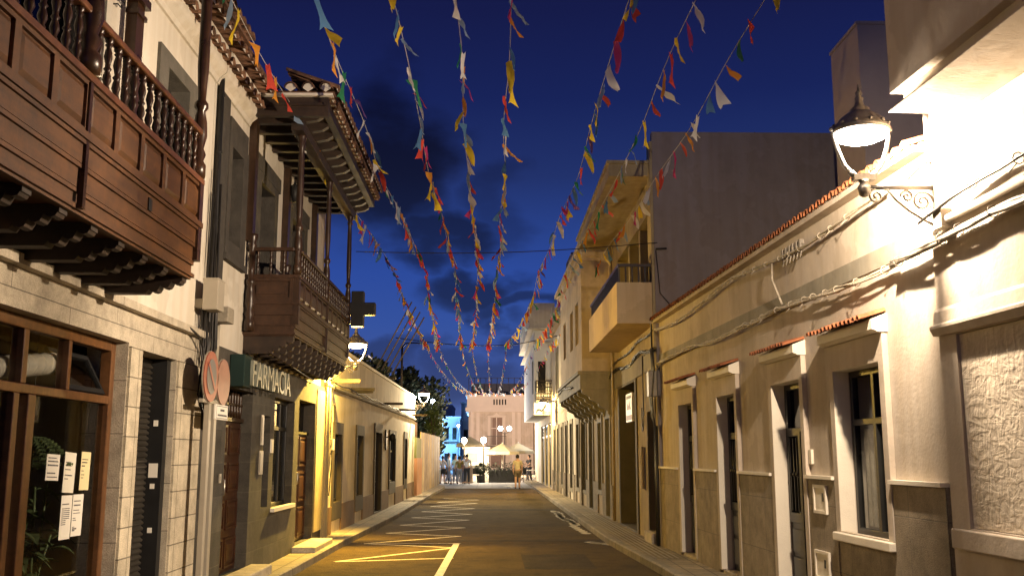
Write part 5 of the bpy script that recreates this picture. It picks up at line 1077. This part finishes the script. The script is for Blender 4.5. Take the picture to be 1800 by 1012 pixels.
HD = thing('planter_hedge', 'row of dark planted troughs along the front of the plaza terrace', 'planter', (.75, 61, 0))
q = MB(); q.box(-.95, 1.0, -.3, .3, 0, .75); q.build('trough', black, HD)
q = MB()
for i in range(900):
    p = Vector((rn.uniform(-1.3, 1.2), rn.uniform(-.35, .35), rn.uniform(.55, 1.0) + .35 * math.sin(i * .7) * rn.random())); a = Vector((rn.gauss(0, 1), rn.gauss(0, 1), rn.gauss(0, 1))).normalized(); leaf(q, p, a, .13, .06, .3)
q.build('foliage', crown_m, HD)
PL2 = thing('potted_shrub', 'dark shrub in a pot at the left end of the planted troughs', 'plant', (-.7, 60.6, 0)); q = MB(); q.lathe([(.2, 0), (.26, .45), (.22, .45)], 0, 0, 0, 10); q.build('pot', black, PL2); q = MB()
for i in range(420): a = Vector((rn.gauss(0, 1), rn.gauss(0, 1), rn.gauss(0, 1))).normalized(); leaf(q, a * .3 * rn.random() ** .3 + Vector((0, 0, .85)), a, .14, .07, .3)
q.build('foliage', crown_m, PL2)
AB = thing('menu_board', 'dark folding menu board standing before the white kiosk', 'menu board', (-1.45, 59.5, 0)); q = MB(); q.add([(-.3, -.25, 0), (.3, -.25, 0), (.3, 0, .95), (-.3, 0, .95), (-.3, .25, 0), (.3, .25, 0)], [(0, 1, 2, 3), (3, 2, 5, 4)]); q.build('boards', mat('board_brown', (.10, .06, .05), .6), AB)
for i, (x, y, lb) in enumerate(((-1.55, 61.5, 'white-clothed table before the white kiosk'), (-.55, 62.5, 'low white table between the kiosk and the dark troughs'), (2.45, 62.5, 'small table at the right end of the terrace beside the troughs'))):
    t_ = thing('cafe_table', lb, 'table', (x, y, 0), 0, 'tables on the plaza terrace'); q = MB(); q.lathe([(.42, .70), (.43, .72), (.42, .74)], 0, 0, 0, 16); q.build('tabletop', tw, t_); q = MB(); q.lathe([(.22, 0), (.03, .05), (.03, .70)], 0, 0, 0, 8); q.build('leg', iron, t_)
def cafe_chair(x, y, a, lb):
    t_ = thing('cafe_chair', lb, 'chair', (x, y, 0), a, 'chairs on the plaza terrace'); q = MB(); q.box(-.22, .22, -.22, .22, .43, .46); q.build('seat', black, t_); q = MB(); q.box(-.22, .22, .19, .22, .5, .88); q.build('backrest', black, t_)
    for sx in (-.19, .19):
        for sy in (-.19, .19): q = MB(); q.box(sx - .015, sx + .015, sy - .015, sy + .015, 0, .43); q.build('leg', iron, t_)
for x, y, a, lb in ((-2.5, 59.3, 2, 'dark chair between the standing people, nearer the boarding'), (-2.05, 60, .5, 'dark chair behind the pair in trousers'), (-1.0, 60.3, 0, 'dark chair beside the folding menu board'), (2.2, 61.8, 1, 'dark chair at the right end of the plaza terrace'), (-2.3, 58.9, -1, 'dark low chair in front of the standing group')): cafe_chair(x, y, a, lb)
def globe_lamp(loc, h, n, lb, e, col, gr=.17):
    t_ = thing('globe_lamp', lb, 'street lamp', loc); q = MB(); q.lathe([(.1, 0), (.08, .5), (.04, .6), (.035, h - .2), (.06, h - .15)], 0, 0, 0, 8)
    if n == 2: q.tube([(-.33, 0, h + .1), (-.30, 0, h - .15), (0, 0, h - .3), (.30, 0, h - .15), (.33, 0, h + .1)], .025, 6)
    q.build('post', iron, t_)
    for x in ([0] if n == 1 else [-.33, .33]): q = MB(); q.ball(x, 0, h + .1, gr, gr * 1.1); q.build('globe', MATS.get('warm_globe') or emit('warm_globe', (1, .90, .72), 40), t_)
    plight((0, .5 if n == 2 else -.45, h + .1), e, col, .12, t_)
globe_lamp((-.52, 60.6, 0), 2.45, 1, 'single white globe lamp before the large parasol', 900, (1, .80, .55))
globe_lamp((.95, 74, 0), 3.5, 2, 'twin-globe lamp in front of the pink building', 9000, (1, .72, .50))
globe_lamp((-1.75, 62.2, 0), 2.45, 1, 'globe lamp right in front of the bright kiosk', 1100, (1, .80, .55))
globe_lamp((3.1, 66, 0), 3.6, 1, 'slim post lamp at the right of the terrace by the shopfronts', 200, (.75, .82, 1.), .10)
# side-street lamp giving the blue light
globe_lamp((-3.35, 98, 0), 4.4, 1, 'cool white lamp lighting the side street', 4000, (.16, .48, 1.), .12)
globe_lamp((-3.7, 60.5, 0), 3.0, 1, 'cool white lamp at the left edge of the plaza behind the boarding', 900, (.30, .42, 1.), .10)

# ------------------------------------------------------------------ people
def skinned(nodes, edges, name, m_, parent, sub=2):
    me = bpy.data.meshes.new('sk'); me.from_pydata([n[:3] for n in nodes], edges, []); o = bpy.data.objects.new('sk', me); COL.objects.link(o)
    sk = o.modifiers.new('s', 'SKIN'); sk.use_smooth_shade = True; o.modifiers.new('u', 'SUBSURF').levels = sub
    for i, n in enumerate(nodes): me.skin_vertices[0].data[i].radius = (n[3], n[4] if len(n) > 4 else n[3]); me.skin_vertices[0].data[i].use_root = (i == 0)
    dg = bpy.context.evaluated_depsgraph_get(); dg.update(); r = bpy.data.meshes.new_from_object(o.evaluated_get(dg)); bpy.data.objects.remove(o)
    r.materials.clear(); r.materials.append(m_); r.name = name; x = bpy.data.objects.new(name, r); link(x, parent); return x
SKIN = mat('skin', (.45, .27, .18), .6, .06, 8)
def person(loc, rz, h, label, top, bottom, hair, stride=0., armf=(0., 0.), shorts=False, bend=(0, 0), bulk=1., longsleeve=False, bare=True, crossed=0):
    P = thing('person', label, 'person', loc, rz, 'people standing and walking near the plaza'); k = h / 1.75
    s1, s2 = stride, -stride
    J = {}; nodes = []; E = []
    def nd(x, y, z, r, r2=None): nodes.append((x * k, y * k, z * k, r * k * bulk, (r2 or r) * k * bulk)); return len(nodes) - 1
    pel = nd(0, 0, .95, .135, .105); wa = nd(0, 0, 1.12, .125, .095); ch = nd(0, .0, 1.32, .145, .105); up = nd(0, 0, 1.43, .10, .075); nk = nd(0, .01, 1.50, .050); hb = nd(0, -.01, 1.58, .068, .078); hm = nd(0, -.01, 1.665, .076, .09); ht = nd(0, 0, 1.715, .055, .065)
    nose = nd(0, -.095, 1.625, .012)
    E += [(pel, wa), (wa, ch), (ch, up), (up, nk), (nk, hb), (hb, hm), (hm, ht), (hb, nose)]
    legs = []; arms = []
    for sx, st in ((-1, s1), (1, s2)):
        hp_ = nd(sx * .09, 0, .88, .09); kn = nd(sx * .10, -st * .5 - .02, .50, .058); an = nd(sx * .105, -st * .9 + (.10 if st < 0 else 0), .09 + (.04 if st < 0 else 0), .038); toe = nd(sx * .12, -st * .9 - .13 + (.10 if st < 0 else 0), .04, .034)
        E += [(pel, hp_), (hp_, kn), (kn, an), (an, toe)]; legs.append((hp_, kn, an, toe))
    for i, sx in enumerate((-1, 1)):
        a = armf[i]; b = bend[i]
        sh = nd(sx * .175, 0, 1.41, .055); el = nd(sx * .235, -math.sin(a) * .27, 1.41 - math.cos(a) * .27, .042); wx = sx * (.23 - crossed * .25 - .04 * (b > 0)); wr = nd(wx, -math.sin(a) * .27 - math.sin(a + b) * .24, 1.41 - math.cos(a) * .27 - math.cos(a + b) * .24, .028)
        d = (Vector(nodes[wr][:3]) - Vector(nodes[el][:3])).normalized() / 1.0; w0 = Vector(nodes[wr][:3]) / k; pm = w0 + d * .07; p_ = nd(*pm, .03, .018)
        E += [(up, sh), (sh, el), (el, wr), (wr, p_)]; arms.append((sh, el, wr))
        for f in range(4):
            o_ = (f - 1.5) * .019; L_ = (.065, .075, .07, .055)[f]; f1 = nd(pm.x, pm.y + o_, pm.z, .009); q1 = pm + d * (.035 + L_ * .5) + Vector((-sx * .006, o_, 0)); q2 = pm + d * (.035 + L_) + Vector((-sx * .022, o_, 0)); f2 = nd(*q1, .0085); f3 = nd(*q2, .007); E += [(p_, f1), (f1, f2), (f2, f3)]
        tb = w0 + d * .03 + Vector((0, -.03, 0)); t1 = nd(*tb, .010); t2 = nd(*(tb + d * .045 + Vector((0, -.018, 0))), .009); E += [(wr, t1), (t1, t2)]
    body = skinned(nodes, E, 'body', SKIN, P)
    def seg(ids, add, name, m_, extra=None, ends=None):
        ns = [(*nodes[i][:3], nodes[i][3] + add * k, nodes[i][4] + add * k) for i in ids]; return ns
    # shirt
    ids = [pel, wa, ch, up]; ns = seg(ids, .018, '', None); ns[0] = (ns[0][0], ns[0][1], ns[0][2] - .02, ns[0][3] + .01, ns[0][4] + .015); e = [(0, 1), (1, 2), (2, 3)]
    for sh, el, wr in arms:
        b = len(ns); ns.append((*nodes[sh][:3], nodes[sh][3] + .02 * k)); A = Vector(nodes[sh][:3]); B = Vector(nodes[el][:3]); C_ = Vector(nodes[wr][:3])
        if longsleeve: ns.append((*B, .055 * k)); ns.append((*(B.lerp(C_, .85)), .042 * k)); e += [(3, b), (b, b + 1), (b + 1, b + 2)]
        else: ns.append((*(A.lerp(B, .75)), .062 * k)); e += [(3, b), (b, b + 1)]
    skinned(ns, e, 'shirt', top, P)
    ns = [(*nodes[pel][:3], nodes[pel][3] + .018 * k, nodes[pel][4] + .015 * k)]; e = []
    for hp_, kn, an, toe in legs:
        b = len(ns); ns.append((*nodes[hp_][:3], nodes[hp_][3] + .022 * k)); ns.append((*(Vector(nodes[hp_][:3]).lerp(Vector(nodes[kn][:3]), .8 if shorts else 1)), (.098 if shorts else .075) * k)); e += [(0, b), (b, b + 1)]
        if not shorts: ns.append((nodes[an][0], nodes[an][1], nodes[an][2] + .01, .062 * k)); e.append((b + 1, b + 2))
    skinned(ns, e, 'shorts' if shorts else 'trousers', bottom, P)
    for hp_, kn, an, toe in legs:
        skinned([(nodes[an][0], nodes[an][1] + .035 * k, nodes[an][2] - .045 * k, .042 * k), (*nodes[toe][:3], .042 * k)], [(0, 1)], 'shoe', black, P, 1)
    hz = 1.665 * k; q = MB(); q.lathe([(.001, .105), (.05, .095), (.082, .05), (.09, 0), (.086, -.05), (.06, -.09)], 0, .018 * k, hz, 12); q.build('hair', hair, P)
    for sx in (-1, 1): q = MB(); q.ball(sx * .028 * k, -.088 * k, 1.655 * k, .008 * k, n=6); q.build('eye', black, P)
def cloth(n_, c): return mat('cloth_' + n_, c, .85, .12, 8, .4, 40)
hd = mat('dark_hair', (.02, .015, .012), .7); hg = mat('grey_hair', (.4, .38, .35), .7); hbl = mat('blond_hair', (.45, .36, .2), .7)
person((1.27, 49.6, 0), R(180), 1.68, 'man walking away down the street in a loose yellow-lit shirt and shorts', cloth('tan', (.52, .45, .28)), cloth('dark_tan', (.14, .11, .07)), hd, .20, (.25, -.3), shorts=True, bulk=1.12)
person((-3.15, 58.0, 0), R(200), 1.62, 'woman in white beside the boarding, leftmost of the standing group', cloth('white', (.7, .72, .74)), cloth('pale', (.6, .64, .66)), hbl, .02, (.5, .4), bend=(1.2, 1.2), bulk=1.02)
person((-2.9, 58.6, 0), R(160), 1.60, 'person in a light top half hidden behind the woman in white', cloth('grey', (.45, .45, .46)), cloth('black', (.03, .03, .035)), hd, .02, (.1, .2), shorts=True)
person((-2.50, 57.6, 0), R(80), 1.78, 'tall man in pale blue shirt and blue trousers, second figure from the boarding', cloth('sky', (.55, .62, .72)), cloth('blue', (.22, .27, .42)), hd, .12, (.1, -.2), longsleeve=True)
person((-2.15, 58.6, 0), R(10), 1.66, 'person in a pale green top standing behind the olive-shirted one', cloth('mint', (.45, .60, .55)), cloth('denim', (.12, .15, .22)), hd, .03, (.1, .6), bend=(0, 1.0))
person((-1.88, 57.4, 0), R(185), 1.60, 'person with back turned in an olive and brown top and grey trousers', cloth('olive', (.20, .17, .05)), cloth('greyblue', (.22, .25, .33)), hd, .06, (.15, .1))
person((-1.62, 58.3, 0), R(20), 1.64, 'person in a dark top glimpsed behind the white-shirted man', cloth('navy', (.08, .09, .14)), cloth('denim2', (.10, .12, .18)), hd, .02, (.1, .1))
person((-1.45, 57.5, 0), R(170), 1.70, 'man in a white shirt and dark trousers, right end of the standing group', cloth('white2', (.68, .70, .76)), cloth('black2', (.03, .035, .05)), hd, .10, (.3, .5), bend=(.6, .9), longsleeve=True)
person((2.35, 63.2, 0), R(-60), 1.66, 'person in black by the terrace table at the right of the plaza', cloth('black3', (.03, .03, .035)), cloth('black4', (.03, .03, .04)), hd, .02, (.5, .4), bend=(1, .8))

# ------------------------------------------------------------------ bunting
FC = {'red': (.72, .08, .05), 'white': (.80, .78, .74), 'yellow': (.88, .64, .04), 'orange': (.86, .36, .04), 'green': (.03, .22, .10), 'blue': (.10, .24, .45), 'pink': (.62, .06, .22), 'pale blue': (.30, .42, .58), 'purple': (.16, .07, .25)}
FM_ = {k: flagmat('flag_' + k.replace(' ', '_'), v) for k, v in FC.items()}
FV = []
rn = random.Random(21)
for v in range(7):
    # little cloth pennants, each blown differently
    L_ = .33 * rn.uniform(.85, 1.15); wd = .20 * rn.uniform(.8, 1.1); sw = rn.uniform(-.1, .75); tw_ = rn.uniform(-.4, .4); vs = []; n = 6
    for i in range(n + 1):
        t = i / n; hw = wd * (.10 + .46 * t if v % 3 else .5 - .36 * t) ; cx = sw * L_ * t * .8 + .02 * math.sin(3 * t + v); cz = -L_ * t * math.cos(sw * .8); a = tw_ * t * 2 + rn.uniform(-.15, .15)
        for s in (-1, 0, 1): vs.append((cx + .3 * s * hw * math.sin(a) + .018 * math.sin(5 * t + 2 * s), s * hw * math.cos(a) + .012 * (s == 0) * math.cos(6 * t), cz + .035 * abs(s) * math.sin(4 * t + v) + (.0 if s else .02 * t)))
    FV.append((vs, [(3 * i + j, 3 * i + j + 1, 3 * i + 4 + j, 3 * i + 3 + j) for i in range(n) for j in (0, 1)]))
FME = {}
def flagmesh(v, c):
    if (v, c) not in FME:
        me = bpy.data.meshes.new('flag'); me.from_pydata(FV[v][0], [], FV[v][1]); me.materials.append(FM_[c]); me.polygons.foreach_set('use_smooth', [True] * len(me.polygons)); FME[(v, c)] = me
    return FME[(v, c)]
CN = list(FC); CW = [17, 19, 15, 13, 5, 8, 10, 10, 3]
cordm = mat('white_cord', (.55, .52, .48), .7)
def garland(pts, step, label, seed, sc=1., name='bunting_string'):
    rn = random.Random(seed); cw = CW if name == 'bunting_string' else [6, 28, 8, 6, 3, 14, 7, 20, 8]; b = Vector(pts[0]); g = thing('bunting_string', label, 'bunting', tuple(b), 0, 'strings of bunting running along the street' if name == 'bunting_string' else 'strings of bunting between the cross cable and the plaza')
    P = [Vector(p) - b for p in pts]; dense = []
    for i in range(len(P) - 1):
        for k in range(6): t = k / 6; p0 = P[max(i - 1, 0)]; p1 = P[i]; p2 = P[i + 1]; p3 = P[min(i + 2, len(P) - 1)]; dense.append(.5 * ((2 * p1) + (p2 - p0) * t + (2 * p0 - 5 * p1 + 4 * p2 - p3) * t * t + (3 * p1 - p0 - 3 * p2 + p3) * t ** 3))
    dense.append(P[-1]); q = MB(); q.tube([tuple(p) for p in dense], .005 * sc, 5); q.build('cord', cordm, g)
    s = .2; i = 0; acc = 0; n = 0; last = None
    for a, c in zip(dense[:-1], dense[1:]):
        l_ = (c - a).length
        while s <= acc + l_ and n < 98:
            p = a.lerp(c, (s - acc) / l_); cc = rn.choices(CN, cw)[0]
            if cc == last: cc = rn.choices(CN, cw)[0]
            last = cc; o = bpy.data.objects.new('flag', flagmesh(rn.randrange(7), cc)); link(o, g); o.location = p; o.rotation_euler = (rn.uniform(-.28, .28), rn.uniform(-.35, .3), rn.uniform(-.6, .6) + (PI if rn.random() < .12 else 0)); f = sc * rn.uniform(.75, 1.2); o.scale = (f, f, f)
            s += step * rn.choice([.55, .8, 1, 1, 1.3, 1.7]) * (.45 if name == 'bunting_string' and p.y + b.y > 36.5 else 1); n += 1
        acc += l_
XS = [(-2.74, -2.73, -2.55, -2.62, -2.66), (-1.86, -1.86, -1.72, -1.95, -2.22), (-1.04, -1.05, -.97, -1.1, -1.28), (-.40, -.41, -.37, -.55, -.86), (.17, .18, .14, .0, -.20), (1.41, 1.41, 1.25, 1.05, .56), (2.13, 2.10, 1.93, 1.93, 1.68), (2.87, 2.78, 2.62, 2.62, 2.30)]
LB = ['leftmost string of bunting, passing close to the dark roofed balcony', 'second string of bunting from the left', 'third string of bunting from the left, in front of the dark cloud', 'fourth string of bunting from the left, near the street centre', 'fifth string of bunting, hanging almost straight down the middle of the sky', 'third string of bunting from the right', 'second string of bunting from the right', 'rightmost string of bunting, crossing the blank grey side wall']
FARLB = [s + ' beyond the cross cable, sagging towards the plaza' for s in ('leftmost string of small bunting', 'second bunting string from the left', 'third bunting string from the left', 'fourth bunting string from the left', 'fourth bunting string from the right', 'third bunting string from the right', 'second bunting string from the right', 'rightmost string of small bunting')]
for i, xs in enumerate(XS):
    pts = []
    for y in (8.6, 11, 13.5, 16, 19, 22, 25, 28, 31, 34, 36.8, 39.2):
        f = (y - 8.6) / 30.6 * 4; a = min(3, int(f)); x = xs[a] + (xs[a + 1] - xs[a]) * (f - a); z = 6.42 - .10 * math.sin(PI * (y - 8.6) / 15) if y < 24 else 6.42 + .0 * y - .18 * math.sin(PI * (y - 24) / 15.2) - .35 * (y - 24) / 15.2
        pts.append((x + .03 * math.sin(y + i), y, z))
    garland(pts, .48, LB[i], 30 + i, .98)
    xe = xs[4] * .55 + .35 * (i - 3.5) * .1; pts = [(xs[4], 39.3, 6.05), (xs[4] * .95, 44, 5.75), (xs[4] * .88 + .0, 50, 5.6), (xs[4] * .8, 57, 5.6), (xs[4] * .7, 65, 5.8), (xs[4] * .6 + .1 * i, 74, 6.2), (xs[4] * .5 + .3 * i - .6, 86, 7.0)]
    garland(pts, .75, FARLB[i], 50 + i, .6, 'far_bunting_string')
q = MB(); n = 24; q.tube([(-3.9 + 6.7 * t / n, 39.25 + .6 * (t / n), 6.32 - .28 * math.sin(PI * min(1, t / n)) + .35 * max(0, t / n - .72) * 2) for t in range(n + 1)], .018, 6)
tag(q.build('cross_cable', blackcable, None, (0, 0, 0)), 'black cable slung across the street holding the bunting in the distance', 'cable')
q = MB(); q.tube([(-2.6 + 5.6 * t / n, 18.3 - .9 * t / n, 5.50 - .10 * math.sin(PI * t / n)) for t in range(n + 1)], .008, 5)
tag(q.build('cross_cable', blackcable, None, (0, 0, 0)), 'thin wire across the street from the dark balcony to the ochre house', 'cable')
q = MB(); q.tube([(3.0, 17.58, 5.42), (3.2, 17.58, 5.43)], .02, 6); q.tube([(3.0, 17.58, 5.40), (3.06, 17.58, 4.6), (3.35, 17.58, 4.25)], .008, 5)
tag(q.build('wire_anchor', blackcable, None, (0, 0, 0)), 'small wire anchor and drooping lead on the grey side wall', 'cable fitting')
